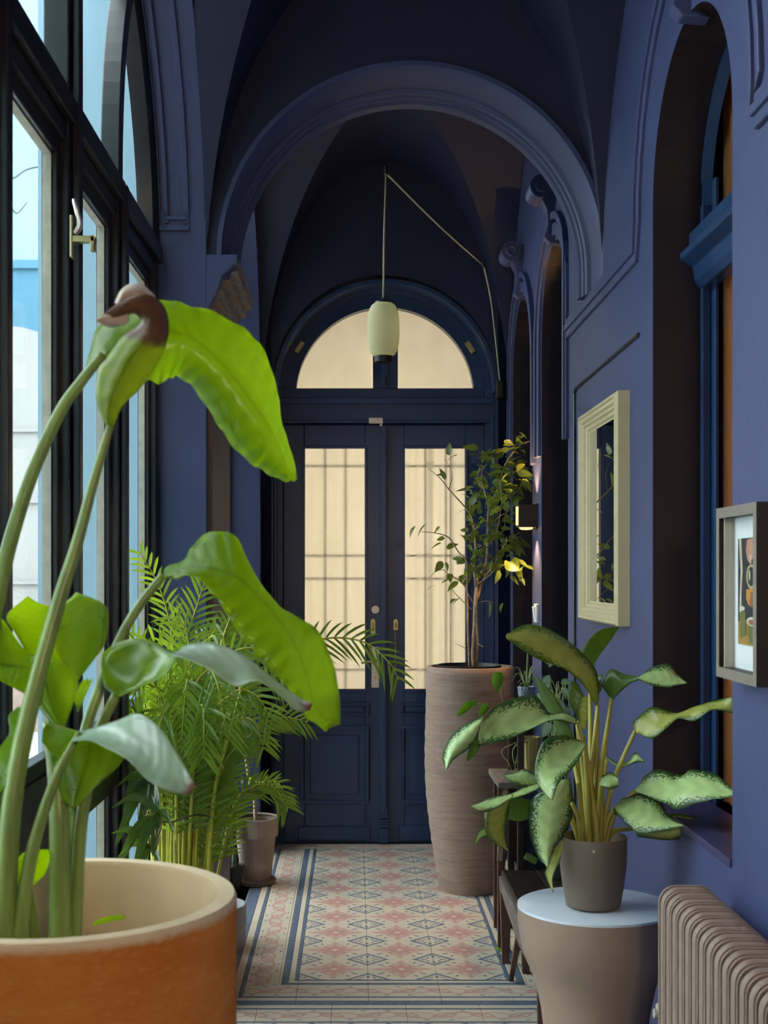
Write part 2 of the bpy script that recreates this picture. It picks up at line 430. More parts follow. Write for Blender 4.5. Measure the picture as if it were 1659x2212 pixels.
# impost of the arch on the window pier: moulded profile, warm light painted as brown on its inner side
prof = [(XL-.02, 2.40), (XL+.004, 2.425), (XL+.012, 2.45), (XL+.035, 2.455), (XL+.045, 2.475), (XL+.05, 2.50), (XL+.075, 2.505), (XL+.082, 2.53), (XL+.10, 2.535), (XL+.105, 2.574), (XL-.02, 2.574)]
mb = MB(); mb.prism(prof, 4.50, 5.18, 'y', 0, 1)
tag(mb.build('trim_2', [M['warmcarve'], M['blue']]), 'moulded blue impost painted warm-lit brown under the left foot of the arch', kind='structure')
mb = MB(); mb.prism([(XL-.02, 2.36), (XL+.03, 2.44), (XL+.055, 2.51), (XL+.105, 2.555), (XL+.105, 2.578), (XL-.02, 2.578)], 4.452, 4.502, 'y')
tag(mb.build('trim_3', M['blue']), 'blue painted front of the arch impost', kind='structure')
mb = MB(); mb.box((XL-.002, 4.52, 0.0), (XL+.014, 5.17, 2.36))  # added facing that carries the painted warm light of the pier
tag(mb.build('trim_4', M['warmpier'], bevel=.003), 'added facing on the inner side of the blue window pier, warm light painted as brown', kind='structure')

# panel mouldings on the curved reveal of the near window
def sweep_yz(mb, path, xa, xb, w):
    """flat band of width w along a path in (y,z), between planes xa and xb"""
    n = len(path); L = []; R = []
    for i in range(n):
        a = Vector(path[max(0, i-1)]); b = Vector(path[min(n-1, i+1)]); t = (b-a).normalized(); nn = Vector((-t.y, t.x)); p = Vector(path[i])
        L.append(p+nn*w/2); R.append(p-nn*w/2)
    rows = [[(xa, l.x, l.y), (xb, l.x, l.y), (xb, r.x, r.y), (xa, r.x, r.y)] for l, r in zip(L, R)]
    mb.quadgrid(rows, 0, closed=True); mb.poly(rows[0]); mb.poly(rows[-1])
mb = MB()
for xa, xb, t in ((-0.665, -0.650, .012), (-0.640, -0.625, .016), (-0.575, -0.555, .012)):
    yc, a, zs, rise, _ = WIN
    path = [(yc+a-t/2, 2.68+0.02*k) for k in range(2)]+[(yc+(a-t/2)*math.cos(q), zs+(rise-t/2)*math.sin(q)) for q in [0.12+k*0.07 for k in range(12)]]
    sweep_yz(mb, path, xa, xb, t)
mb.box((-0.665, 4.434, 2.655), (-0.555, 4.45, 2.672)); mb.box((-0.64, 4.432, 2.69), (-0.565, 4.45, 2.704))
tag(mb.build('trim_5', M['blue'], bevel=.002), 'raised panel moulding on the curved window reveal', kind='structure')

# right wall mouldings: hood mould around the first opening, running on as a string course
def hood(n=20):
    yc = 3.32; zs = 2.53; r = 0.58
    p = [(5.17, 2.46), (3.9, 2.46), (3.9, 2.53)]
    p += [(yc+r*math.cos(PI*k/n), zs+r*1.05*math.sin(PI*k/n)) for k in range(1, n)]
    return p+[(2.74, 2.53), (2.74, 2.46), (1.3, 2.46)]
mb = MB(); sweep_yz(mb, hood(), XR+.01, XR-.012, 0.075)
tag(mb.build('trim_6', M['blue'], bevel=.004), 'hood moulding around the near opening, running on as string course', kind='structure')
mb = MB(); sweep_yz(mb, hood(), XR+.01, XR-.020, 0.022)
tag(mb.build('trim_7', M['blue'], bevel=.004), 'thin bead along the middle of the string course', kind='structure')
# archivolts around the two far openings
k = 8
for (yc, a, zs, rise, sill) in OP[1:]:
    for off, w, pr in ((0.045, 0.05, 0.014), (0.10, 0.03, 0.022)):
        mb = MB()
        path = [(yc-a-off, zs-0.5)]+arch_pts(yc, a+off, zs, rise+off, 20)+[(yc+a+off, zs-0.5)]
        path = [(max(5.19 if yc < 6 else 6.0, y), z) for y, z in path]
        sweep_yz(mb, path, XR+.01, XR-pr, w)
        tag(mb.build('trim_%d' % k, M['blue'], bevel=.003), kind='structure'); k += 1

# keystone consoles: a fluted roll on top, tapering down to the arch
for i, (yc, a, zs, rise, sill) in enumerate(OP):
    zt = zs+rise
    root = empty('keystone_console', (XR, yc, zt))
    where = ['near opening beside the framed photograph', 'middle opening behind the arch', 'farthest opening beside the street door'][i]
    tag(root, 'blue scrolled keystone bracket over the '+where, 'bracket', 'keystone brackets')
    mb = MB(); n = 24
    zc = zt+0.215; rr = 0.048; xc = XR-0.062
    rows = []
    for y in [yc-0.075+0.15*k/16 for k in range(17)]:
        q = rr*(1-0.12*abs(math.sin(8*PI*(y-yc)/0.15)))
        rows.append([(xc+q*math.cos(2*PI*j/n), y, zc+q*math.sin(2*PI*j/n)) for j in range(n)])
    mb.quadgrid(rows, closed=True); mb.poly(rows[0]); mb.poly(rows[-1])
    mb.build('roll', M['blue'], root, auto=0.6)
    for y in (yc-0.076, yc+0.076):
        mb = MB(); mb.tube([(xc+0.022*math.cos(t), y, zc+0.022*math.sin(t)) for t in [2*PI*j/20 for j in range(20)]], 0.006, 6, closed=True); mb.build('volute', M['blue'], root, smooth=True)
    mb = MB()
    side = [(XR+.005, zc+.04), (XR-.06, zc+.04), (XR-.055, zc-.05), (XR-.035, zc-.09), (XR-.03, zc-.15), (XR-.045, zc-.2), (XR-.02, zt-.01), (XR+.05, zt-.015), (XR+.005, zt+.02)]
    A = [(x, yc-.05*(0.55+0.45*(z-zt)/.25), z) for x, z in side]; B = [(x, yc+.05*(0.55+0.45*(z-zt)/.25), z) for x, z in side]
    mb.poly(A); mb.poly(B[::-1])
    for j in range(len(A)): q = (j+1) % len(A); mb.poly([A[j], B[j], B[q], A[q]])
    mb.build('stem', M['blue'], root, bevel=.003)

# thin dark conduit line on the right wall around the mirror
mb = MB(); mb.tube([(XR-.004, 3.88, 2.205), (XR-.004, 4.97, 2.2), (XR-.004, 5.0, 2.185), (XR-.004, 5.0, 0.4)], 0.006, 6)
tag(mb.build('wall_cable', M['black']), 'thin black cable run along the wall above the mirror', 'cable')

# baseboards / lower right wall sill
mb = MB(); mb.box((XR-.007, 2.932, 0.846), (XR+.155, 3.708, 0.866)); tag(mb.build('trim_20', simple('sill_paint', (0.045, 0.042, 0.11), 0.3), bevel=.004), 'blue window sill above the radiator', kind='structure')
mb = MB(); mb.box((XR-.018, 3.75, 0), (XR, 5.17, 0.14)); tag(mb.build('baseboard_right', M['blue'], bevel=.004), kind='structure')

# window in the near right opening: frame with transom, orange curtain behind
wroot = empty('window_3', (XRB, 3.32, .86)); wroot['kind'] = 'structure'
for nm, q in (('frame', ((XRB-.028, 3.685, .86), (XRB-.002, 3.709, 2.6))), ('frame', ((XRB-.028, 2.931, .86), (XRB-.002, 2.955, 2.6))), ('sash', ((XRB-.002, 3.65, .86), (XRB+.010, 3.70, 2.6)))):
    mb = MB(); mb.box(*q); mb.build(nm, M['doorblue'], wroot, bevel=.004)
mb = MB(); dz = .22
mb.prism([(x, z+dz) for x, z in [(XRB-.085, 2.16), (XRB-.085, 2.18), (XRB-.06, 2.2), (XRB-.06, 2.235), (XRB-.03, 2.25), (XRB+.01, 2.25), (XRB+.01, 2.08), (XRB-.03, 2.08), (XRB-.045, 2.10), (XRB-.05, 2.14)]], 2.932, 3.708, 'y')
mb.build('transom', M['doorblue'], wroot, bevel=.003)
mb = MB()
rows = []
for q in [PI*k/24 for k in range(25)]:
    rows.append([(x, 3.32-(0.39-o)*math.cos(q), 2.53+(0.375-o)*math.sin(q)) for x, o in ((XRB-.028, 0), (XRB-.028, .022), (XRB-.002, .03), (XRB-.002, 0))])
mb.quadgrid(rows, closed=True); mb.build('arch_frame', M['doorblue'], wroot, auto=.6)
M['orange'] = cloth_lit('orange_curtain_cloth', (0.75, 0.30, 0.10))
rows = [[(1.03+0.006*math.sin(j*1.9), 2.9+j*0.0195, z) for j in range(40)] for z in (0.87, 2.0, 2.9)]
mb = MB(); mb.quadgrid(rows)
tag(mb.build('curtain', M['orange'], smooth=True), 'orange curtain glimpsed behind the near right window', 'curtain')
mb = MB(); mb.box((XRB+.010, 2.95, .88), (XRB+.014, 3.69, 2.88)); mb.build('pane', M['glass'], wroot)
# dark doors closing the two far openings
for i, (yc, a, zs, rise, sill) in enumerate(OP[1:]):
    d = empty('door_%d' % (i+2), (XRB, yc, 0)); d['kind'] = 'structure'
    mb = MB(); mb.prism([(y, z) for y, z in [(yc-a, 0)]+arch_pts(yc, a, zs, rise, 20)+[(yc+a, 0)]], XRB-.03, XRB+.02, 'x'); mb.build('leaf', M['navy'], d)
    mb = MB(); mb.box((XRB-.045, yc-a, zs-.03), (XRB-.03, yc+a, zs+.03)); mb.build('rail', M['navy'], d)

# ------------------------------------------------------------------ left windows
def tall_window(name, W, posts, kx=0.0):
    yc, a, zs, rise, _ = W
    root = empty(name, (XW, yc, 0)); root['kind'] = 'structure'
    zt = 2.60
    def part(nm, f, mat=M['frame'], bev=.004):
        mb = MB(); f(mb); return mb.build(nm, mat, root, bevel=bev)
    part('transom', lambda b: (b.box((XW-.02, yc-a, 2.50), (XW+.035, yc+a, 2.64)), b.box((XW+.035, yc-a, 2.545), (XW+.055, yc+a, 2.60))))
    part('sill', lambda b: b.box((XW-.02, yc-a, 0), (XW+.06, yc+a, .10)))
    part('rail', lambda b: b.box((XW-.02, yc-a, .92), (XW+.03, yc+a, 1.06)))
    for y in posts:
        top = zs+rise*math.sqrt(max(0, 1-((y-yc)/a)**2)) if y in posts[1:2] else zt
        part('mullion', lambda b: (b.box((XW-.02, y-.045, .1), (XW+.04, y+.045, top)), b.box((XW+.04, y-.018, .1), (XW+.06, y+.018, top))))
    for y in (yc-a, yc+a-.05): part('jamb', lambda b: b.box((XW-.02, y, 0), (XW+.04, y+.05, zs)))
    # curved frame of the arch and the branching bars
    mb = MB(); rows = []
    for q in [PI*k/40 for k in range(41)]:
        rows.append([(x, yc-(a-o)*math.cos(q), zs+(rise-o)*math.sin(q)) for x, o in ((XW-.02, 0), (XW-.02, .06), (XW+.03, .055), (XW+.045, .02), (XW+.045, 0))])
    mb.quadgrid(rows, closed=True); mb.build('arch_frame', M['frame'], root, auto=.6)
    for s in (1, -1):
        y0 = posts[0] if s > 0 else posts[2]
        path = [(y0+s*0.40*(1-math.cos(t)), 2.62+0.72*math.sin(t)) for t in [0.0+1.35*k/14 for k in range(15)]]
        path = [(y, z) for y, z in path if z < arch_z(y, yc, a, zs, rise)]
        mb = MB(); sweep_yz(mb, path, XW-.015, XW+.04, .055); mb.build('tracery_bar', M['frame'], root, bevel=.004)
    # putty lines and panes
    ed = sorted([yc-a+.05]+[p for p in posts]+[yc+a-.05])
    for j, (ya, yb) in enumerate(zip(ed, ed[1:])):
        ya += .045 if j else 0; yb -= .045 if j < len(ed)-2 else 0
        for za, zb in ((.10, .92), (1.06, 2.50)):
            # casement sash inside each light: stiles and rails, then a thin putty line
            def sash(b):
                w = .035
                b.box((XW-.015, ya, za), (XW+.02, ya+w, zb)); b.box((XW-.015, yb-w, za), (XW+.02, yb, zb))
                b.box((XW-.015, ya+w, za), (XW+.02, yb-w, za+w)); b.box((XW-.015, ya+w, zb-w), (XW+.02, yb-w, zb))
            part('sash', sash, M['frame'], .003)
            def putt(b):
                w = .035; e = .0045
                b.box((XW-.012, ya+w, za+w), (XW+.008, ya+w+e, zb-w)); b.box((XW-.012, yb-w-e*2, za+w), (XW+.008, yb-w, zb-w)); b.box((XW-.012, ya+w, zb-w-e), (XW+.008, yb-w, zb-w))
            part('putty_line', putt, M['putty'], 0)
            mb = MB(); mb.box((XW-.006, ya+.035, za+.035), (XW-.002, yb-.035, zb-.035)); mb.build('pane', M['glass'], root)
    pts = [(y, z) for y, z in arch_pts(yc, a-.04, 2.64, rise-.06, 30)]
    mb = MB(); mb.prism(pts, XW-.006, XW-.002, 'x'); mb.build('pane', M['glass'], root)
    return root
tall_window('window_1', WIN, [3.74, 3.10, 2.46, 1.95])
tall_window('window_2', WIN2, [6.6, 6.09, 5.58])
tall_window('window_added', WIN_ADDED, [1.1, 0.85, 0.6])
# ================================================================== FLOOR
mb = MB(); mb.box((XW-.03, Y0-.1, -.06), (1.42, 9.25, -.004))
M['screed'] = simple('grey_cement_margin', (0.30, 0.31, 0.31), 0.5, var=0.2, scale=30, bmp=0.05)
floor = tag(mb.build('floor', M['screed']), kind='structure')
CREAM, PINK, BLUE = (0.76, 0.66, 0.50), (0.64, 0.32, 0.28), (0.11, 0.16, 0.25)
T = 0.2567; HT = T/2
def tile_finish(nt, out, col, ob):
    n = noise(nt, ob, 60, 4); n2 = noise(nt, ob, 9, 3)
    c = mixc(nt, step(n, 0.52, 0.75)*0.35, col, (0.66, 0.62, 0.54)); c = mixc(nt, step(n2, 0.45, 0.8)*0.2, c, (0.36, 0.32, 0.28))
    bsdf(nt, out, c, 0.42, 0, 0.5, bump(nt, n, 0.05))
def world_pos(nt):
    g = nt.nodes.new('ShaderNodeNewGeometry'); return g.outputs['Position']
def ell(x, y, cx, cy, rx, ry, a=0.0):
    dx = x-cx; dy = y-cy; ca, sa = math.cos(a), math.sin(a)
    p = (dx*ca+dy*sa)/rx; q = (dy*ca-dx*sa)/ry
    return (p*p+q*q).lt(1.0)
def field_mat():
    m, nt, out = newmat('encaustic_tile_flower'); ob = coords(nt, 'Object'); wp = world_pos(nt)
    x, y, _ = xyz(nt, ob); wn = (noise(nt, wp, 70, 3)-0.5)*0.012
    ax, ay = x.abs()+wn, y.abs()+wn
    # flower in the middle
    r = (x*x+y*y).sqrt(); th = E.op('ARCTAN2', y, x)
    fl = r.lt(0.052+(th*8.0).cos()*0.015+wn); lobes = r.lt(0.078+(th*4.0).cos()*0.020+(th*12.0).cos()*0.008)
    eye = r.lt(0.012)
    side = emax(ell(ax, ay, 0.092, 0.0, 0.024, 0.010), ell(ax, ay, 0.0, 0.092, 0.010, 0.022))
    # quarter diamonds in the corners
    cx, cy = HT-ax, HT-ay
    dd = cx/0.082+cy/0.080
    dia = dd.lt(1.02)*dd.gt(0.77)
    dots = emax(emax(ell(cx, cy, 0.036, 0.0, 0.014, 0.006), ell(cx, cy, 0.0, 0.036, 0.007, 0.013)), ell(cx, cy, 0.022, 0.022, 0.009, 0.005, -0.8))
    dash = emax(ell(ax, ay, 0.078, 0.052, 0.014, 0.006, 0.5), ell(ax, ay, 0.052, 0.082, 0.005, 0.011, -0.5))
    c = mixc(nt, lobes*0.55, CREAM, PINK); c = mixc(nt, fl, c, PINK); c = mixc(nt, side*0.55, c, PINK); c = mixc(nt, eye, c, CREAM)
    c = mixc(nt, emax(emax(dia, dots), dash)*0.9, c, BLUE)
    tile_finish(nt, out, c, wp); return m
def scroll_mat(name, along, per):
    """vine border; 'along' is 0 (x) or 1 (y) in tile space"""
    m, nt, out = newmat(name); ob = coords(nt, 'Object'); wp = world_pos(nt)
    x, y, _ = xyz(nt, ob); s, t = (x, y) if along == 0 else (y, x)
    k = 2*PI/per
    wn = (noise(nt, wp, 60, 3)-0.5)*0.010
    v1 = (t-(s*k).sin()*0.030+wn).abs().lt(0.0065); v2 = (t+(s*k+0.6).sin()*0.026+wn).abs().lt(0.0045)
    bud = emax(ell(s, t, 0.0, 0.0, 0.045, 0.024, 0.35), emax(ell(s, t, per*.5, 0.0, 0.045, 0.024, -0.35), ell(s, t, -per*.5, 0.0, 0.045, 0.024, -0.35)))
    ring = bud*(1.0-emax(ell(s, t, 0.0, 0.0, 0.030, 0.015, 0.35), emax(ell(s, t, per*.5, 0.0, 0.03, 0.015, -.35), ell(s, t, -per*.5, 0.0, 0.03, 0.015, -.35))))
    core = emax(ell(s, t, 0.0, 0.0, 0.016, 0.008, 0.35), ell(s, t, per*.5, 0.0, 0.016, 0.008, -0.35))
    dash = emax(emax(ell(s, t, per*.25, 0.046, 0.010, 0.0045), ell(s, t, -per*.25, -0.046, 0.010, 0.0045)), emax(ell(s, t, -per*.08, 0.046, 0.010, 0.0045), ell(s, t, per*.08, -0.046, 0.010, 0.0045)))
    c = mixc(nt, emax(v1, v2)*0.75, CREAM, PINK); c = mixc(nt, ring*0.8, c, PINK); c = mixc(nt, core*0.8, c, PINK); c = mixc(nt, dash*0.85, c, BLUE)
    tile_finish(nt, out, c, wp); return m
def plain_tile(name, col):
    m, nt, out = newmat(name); wp = world_pos(nt); tile_finish(nt, out, mixc(nt, 0.0, col, col), wp); return m
MT = {'f': field_mat(), 'sx': scroll_mat('encaustic_tile_vine_across', 0, T), 'sy': scroll_mat('encaustic_tile_vine_along', 1, T),
      'c': plain_tile('cream_tile', CREAM), 'b': plain_tile('slate_blue_tile', BLUE), 'g': plain_tile('grey_tile', (0.34, 0.38, 0.42))}
TM = {}
def tile(x0, x1, y0, y1, mk, name):
    w, l = round(x1-x0, 4), round(y1-y0, 4); key = (w, l, mk); g = 0.0006
    if key not in TM:
        mb = MB(); a, b = w/2-g, l/2-g; e = 0.0015
        mb.quadgrid([[(-a, -b, -.02), (a, -b, -.02), (a, b, -.02), (-a, b, -.02)], [(-a, -b, -.001), (a, -b, -.001), (a, b, -.001), (-a, b, -.001)], [(-a+e, -b+e, 0), (a-e, -b+e, 0), (a-e, b-e, 0), (-a+e, b-e, 0)]], closed=True)
        mb.poly([(-a+e, -b+e, 0), (a-e, -b+e, 0), (a-e, b-e, 0), (-a+e, b-e, 0)])
        o = mb.build(name, MT[mk]); TM[key] = o
    else:
        o = TM[key].copy(); o.name = name; link(o)
    o.location = ((x0+x1)/2, (y0+y1)/2, 0); o.parent = floor; return o
FX0, FX1, FY0, FY1 = -0.205, -0.205+3*T, 4.88, 4.88+9*T
def carpet(FY0, nrow):
    FY1 = FY0+nrow*T
    for i in range(3):
        for j in range(nrow): tile(FX0+i*T, FX0+(i+1)*T, FY0+j*T, FY0+(j+1)*T, 'f', 'floor_tile')
    def strip(o, w, mk, name):           # a ring of strips at distance o outside the field
        for j in range(nrow):
            tile(FX0-o-w, FX0-o, FY0+j*T, FY0+(j+1)*T, mk, name); tile(FX1+o, FX1+o+w, FY0+j*T, FY0+(j+1)*T, mk, name)
        for i in range(3):
            tile(FX0+i*T, FX0+(i+1)*T, FY0-o-w, FY0-o, 'sx' if mk == 'sy' else mk, name)
        for xa, xb in ((FX0-o-w, FX0), (FX1, FX1+o+w)):
            tile(xa, xb, FY0-o-w, FY0-o, 'sx' if mk == 'sy' else mk, name)
            if o > 0: tile(xa if xa < FX0-.001 else xb-w, xa+w if xa < FX0-.001 else xb, FY0-o, FY0, mk, name)
    strip(0, .014, 'b', 'edge_strip'); strip(.014, .022, 'c', 'edge_strip'); strip(.036, .026, 'b' , 'edge_strip')
    strip(.062, .010, 'c', 'edge_strip'); strip(.072, .120, 'sy', 'border_tile'); strip(.192, .016, 'b', 'edge_strip')
    strip(.208, .030, 'c', 'edge_strip'); strip(.238, .05, 'b' , 'edge_strip')
carpet(FY0, 9)
FY2 = 4.88-.288
for i in range(-1, 5):
    tile(FX0+(i-.5)*T, FX0+(i+.5)*T, FY2-.03, FY2, 'c', 'edge_strip'); tile(FX0+(i-.5)*T, FX0+(i+.5)*T, FY2-.046, FY2-.03, 'b', 'edge_strip')
    tile(FX0+(i-.5)*T, FX0+(i+.5)*T, FY2-.166, FY2-.046, 'sx', 'border_tile'); tile(FX0+(i-.5)*T, FX0+(i+.5)*T, FY2-.18, FY2-.166, 'b', 'edge_strip')
    for k in range(3): tile(FX0+(i-.5)*T, FX0+(i+.5)*T, FY2-.18-(k+1)*T, FY2-.18-k*T, 'f', 'floor_tile')
# far threshold border at the door
for i in range(-1, 4): tile(FX0+i*T, FX0+(i+1)*T, FY1, FY1+.014, 'b', 'edge_strip'); tile(FX0+i*T, FX0+(i+1)*T, FY1+.014, FY1+.14, 'sx', 'border_tile')
# grey margin tiles towards the windows
for j in range(12):
    y = 4.2+j*T
    for x in (FX0-.288-T, FX0-.288-2*T):
        if x < XL+.02 and 4.45 < y+T and y < 5.2: continue
        tile(x, x+T, y, y+T, 'g', 'margin_tile')
# ================================================================== STREET DOOR
door = empty('door_1', (0.165, YD, 0)); door['kind'] = 'structure'
def dp(name, f, mat=M['doorblue'], bev=.004, parent=None, **k):
    mb = MB(); f(mb); return mb.build(name, mat, parent or door, bevel=bev, **k)
XC = 0.165
# frame posts, transom beam and arched frame
for xa, xb in ((XC-R0, -0.394), (0.727, XC+R0)): dp('frame_post', lambda b: (b.box((xa, YD-.02, 0), (xb, YD+.06, 2.36)), b.box((xa+(.0 if xa < 0 else .03), YD-.05, 0), (xb-(.03 if xa < 0 else 0), YD-.02, 2.36))))
dp('transom_beam', lambda b: (b.box((XC-R0, YD-.03, 2.335), (XC+R0, YD+.06, 2.475)), b.box((XC-R0, YD-.06, 2.44), (XC+R0, YD-.03, 2.475)), b.box((XC-R0, YD-.045, 2.335), (XC+R0, YD-.03, 2.352))))
def arc(b, r0, r1, y0, y1, zc=2.487, xc=XC+.006, n=40):
    rows = []
    for q in [PI*k/n for k in range(n+1)]:
        c, s = math.cos(q), math.sin(q)
        rows.append([(xc-r0*c, y0, zc+r0*s), (xc-r1*c, y0, zc+r1*s), (xc-r1*c, y1, zc+r1*s), (xc-r0*c, y1, zc+r0*s)])
    b.quadgrid(rows, closed=True); b.poly(rows[0]); b.poly(rows[-1])
dp('arch_frame', lambda b: arc(b, .56, .606, YD-.05, YD+.05), bev=0, auto=.6)
dp('arch_frame', lambda b: arc(b, .495, .565, YD-.02, YD+.05), bev=0, auto=.6)
dp('arch_frame', lambda b: arc(b, .585, .606, YDW+.02, YD-.05), bev=0, auto=.6)
dp('fanlight_rail', lambda b: (b.box((XC-.56, YD-.026, 2.475), (XC+.56, YD+.05, 2.531)), b.box((XC-.609, YD-.056, 2.474), (XC-.548, YD+.05, 2.528)), b.box((XC+.56, YD-.056, 2.474), (XC+.609, YD+.05, 2.528))))
dp('fanlight_mullion', lambda b: (b.box((.104, YD-.022, 2.531), (.243, YD+.05, 2.99)), b.box((.155, YD-.035, 2.531), (.192, YD-.02, 2.99))))
dp('fanlight_bolt', lambda b: (b.box((.168, YD-.045, 2.545), (.179, YD-.035, 2.60))), M['black'], .002)
for xs in (-1, 1):
    a = 0.52; cx = XC+.006-xs*.545*math.cos(a); cz = 2.487+.545*math.sin(a)
    dp('fanlight_catch', lambda b: b.bar((cx-.02, YD-.03, cz-.03), (cx+.02, YD-.03, cz+.03) if xs > 0 else (cx-.02, YD-.03, cz-.03), .02, .03) if xs > 0 else b.bar((cx+.02, YD-.03, cz-.03), (cx-.02, YD-.03, cz+.03), .02, .03), M['brass'], .004)
# panes, cloth and the iron grille behind it
for s in (-1, 1):
    def half(b):
        pts = [(XC+.006+s*.075, 2.53)]+[(XC+.006+s*.5*math.sin(q), 2.487+.5*math.cos(q)) for q in [0.15+k*(PI/2-.235)/18 for k in range(19)]]
        b.prism(pts, YD+.012, YD+.016, 'y')
    dp('fanlight_pane', half, M['glass'], 0)
M['cream'] = cloth_lit('cream_blind_cloth', (0.88, 0.79, 0.67), 0.8)
mb = MB(); rows = []
for i in range(13):
    z = 2.50+i*0.045; rows.append([(XC-.58+1.16*j/60, YD+.085+.006*math.sin((j-30)*.42*(1 if j < 30 else -1)+i*.55), z) for j in range(61)])
mb.quadgrid(rows); blind2 = tag(mb.build('fanlight_curtain', M['cream'], smooth=True), 'cream cloth stretched behind the half round fanlight', 'curtain')
LX = [(-0.394, 0.155, -0.278, 0.062), (0.175, 0.727, 0.281, 0.623)]
for i, (x0, x1, g0, g1) in enumerate(LX):
    leaf = dp('leaf', lambda b: (b.box((x0, YD, .008), (g0, YD+.045, 2.33)), b.box((g1, YD, .008), (x1, YD+.045, 2.33)), b.box((g0, YD, .008), (g1, YD+.045, .856)), b.box((g0, YD, 2.201), (g1, YD+.045, 2.33))), label=['left', 'right'][i]+' blue leaf of the glazed double street door')
    def mould(b, xa, xb, za, zb, w, y0, y1):
        b.box((xa, y0, za), (xb, y1, za+w)); b.box((xa, y0, zb-w), (xb, y1, zb)); b.box((xa, y0, za+w), (xa+w, y1, zb-w)); b.box((xb-w, y0, za+w), (xb, y1, zb-w))
    dp('glazing_bead', lambda b: mould(b, g0-.012, g1+.012, .842, 2.213, .014, YD-.007, YD+.01), bev=.004, parent=leaf)
    dp('pane', lambda b: b.box((g0, YD+.018, .856), (g1, YD+.022, 2.201)), M['glass'], 0, leaf)
    p0, p1 = (-.30, .082) if i == 0 else (.262, .632)
    dp('panel', lambda b: (mould(b, p0, p1, .219, .66, .02, YD-.012, YD+.004), b.box((p0+.055, YD-.008, .275), (p1-.055, YD+.002, .605))), bev=.007, parent=leaf)
    dp('panel', lambda b: (mould(b, p0, p1, .712, .785, .012, YD-.012, YD+.004), b.box((p0+.025, YD-.008, .735), (p1-.025, YD+.002, .762))), bev=.004, parent=leaf)
    dp('kick_board', lambda b: b.box((p0-.012, YD-.014, .018), (p1+.008, YD+.004, .097)), bev=.006, parent=leaf)
    # cloth behind the glass, slightly gathered on the right leaf
    mb = MB(); amp = .0012 if i == 0 else .004; rows = []
    for z in [.80+k*.12 for k in range(13)]:
        rows.append([(g0-.03+(g1-g0+.06)*j/50, YD+.07+amp*math.sin(j*.75+z*.3)+amp*.6*math.sin(j*.31-z), z) for j in range(51)])
    mb.quadgrid(rows)
    tag(mb.build('door_curtain', M['cream'], smooth=True), 'cream cloth panel behind the glass of the %s door leaf' % ['left', 'right'][i], 'curtain')
    gr = empty('door_grille', (g0, YD+.12, .85), label='iron bar grille shadowed through the cloth of the %s door leaf' % ['left', 'right'][i], cat='grille')
    M['iron'] = M.get('iron') or simple('grey_iron', (0.08, 0.07, 0.07), 0.5)
    w = g1-g0
    for fx in (.345, .68):
        for e in ((0,) if i == 0 else (0, .028)):
            mb = MB(); mb.box((g0+w*fx+e-.004, YD+.083, .62), (g0+w*fx+e+.004, YD+.089, 2.33)); mb.build('grille_bar', M['iron'], gr)
    for py in (1005, 1200, 1250, 1448):
        z = CAMZ-(py-CY)*YD/F; mb = MB(); mb.box((g0-.04, YD+.079, z-.004), (g1+.04, YD+.083, z+.004)); mb.build('grille_bar', M['iron'], gr)
    for x in (g0-.05, g1+.04): mb = MB(); mb.box((x, YD+.079, .60), (x+.01, YD+.089, 2.35)); mb.build('grille_bar', M['iron'], gr)
dp('threshold', lambda b: b.box((XC-R0, YD+.01, -.003), (XC+R0, YD+.06, .012)), M['navy'], 0)
dp('door_stop', lambda b: b.box((XC-R0, YD+.046, 2.30), (XC+R0, YD+.062, 2.36)), bev=0)
# astragal with a fluted foot
ast = dp('astragal', lambda b: (b.box((.142, YD-.028, .14), (.188, YD+.01, 2.30)), b.box((.152, YD-.036, .2), (.178, YD-.028, 2.27)), b.box((.147, YD-.04, 2.285), (.184, YD+.01, 2.325))), bev=.004)
dp('astragal_foot', lambda b: (b.box((.140, YD-.04, .008), (.191, YD+.01, .09)), [b.box((.140, YD-.042, .095+k*.017), (.191, YD+.01, .107+k*.017)) for k in range(4)]), bev=.003, parent=ast)
# fittings
def Pd(px, py): return (px-CX)*YD/F, CAMZ-(py-CY)*YD/F
hx, hz = Pd(811, 1440)
lev = dp('handle_plate', lambda b: b.box((hx-.0225, YD-.010, hz-.118), (hx+.0225, YD, hz+.112)), M['steel'], .004, label='brass lever handle plate')
dp('lever', lambda b: b.tube([(hx, YD-.01, hz+.032), (hx-.002, YD-.05, hz+.032), (hx-.02, YD-.055, hz+.032), (hx-.08, YD-.055, hz+.024)], [.010, .009, .008, .006], 10), M['brass'], 0, lev)
dp('lock_cylinder', lambda b: b.tube([(hx, YD-.016, hz-.06), (hx, YD-.008, hz-.06)], .009, 12), M['brass'], 0, lev)
kx, kz = Pd(811, 1317)
dp('round_lock', lambda b: (b.tube([(kx, YD-.008, kz), (kx, YD, kz)], .022, 24), b.tube([(kx, YD-.016, kz), (kx, YD-.008, kz)], .013, 20), b.box((kx-.002, YD-.022, kz-.012), (kx+.002, YD-.016, kz+.012))), M['steel'], .001)
for px, py, hh in ((806, 1355, .038), (855, 1351, .026)):
    ex, ez = Pd(px, py)
    esc = dp('escutcheon', lambda b: (b.box((ex-.013, YD-.006, ez-hh), (ex+.013, YD, ez+hh)), b.prism([(ex-.013, ez+hh), (ex+.013, ez+hh), (ex, ez+hh+.012)], YD-.006, YD, 'y')), M['brass'], .001)
    dp('slot', lambda b: b.box((ex-.002, YD-.008, ez-hh*.6), (ex+.002, YD-.005, ez+hh*.7)), M['black'], 0, esc)
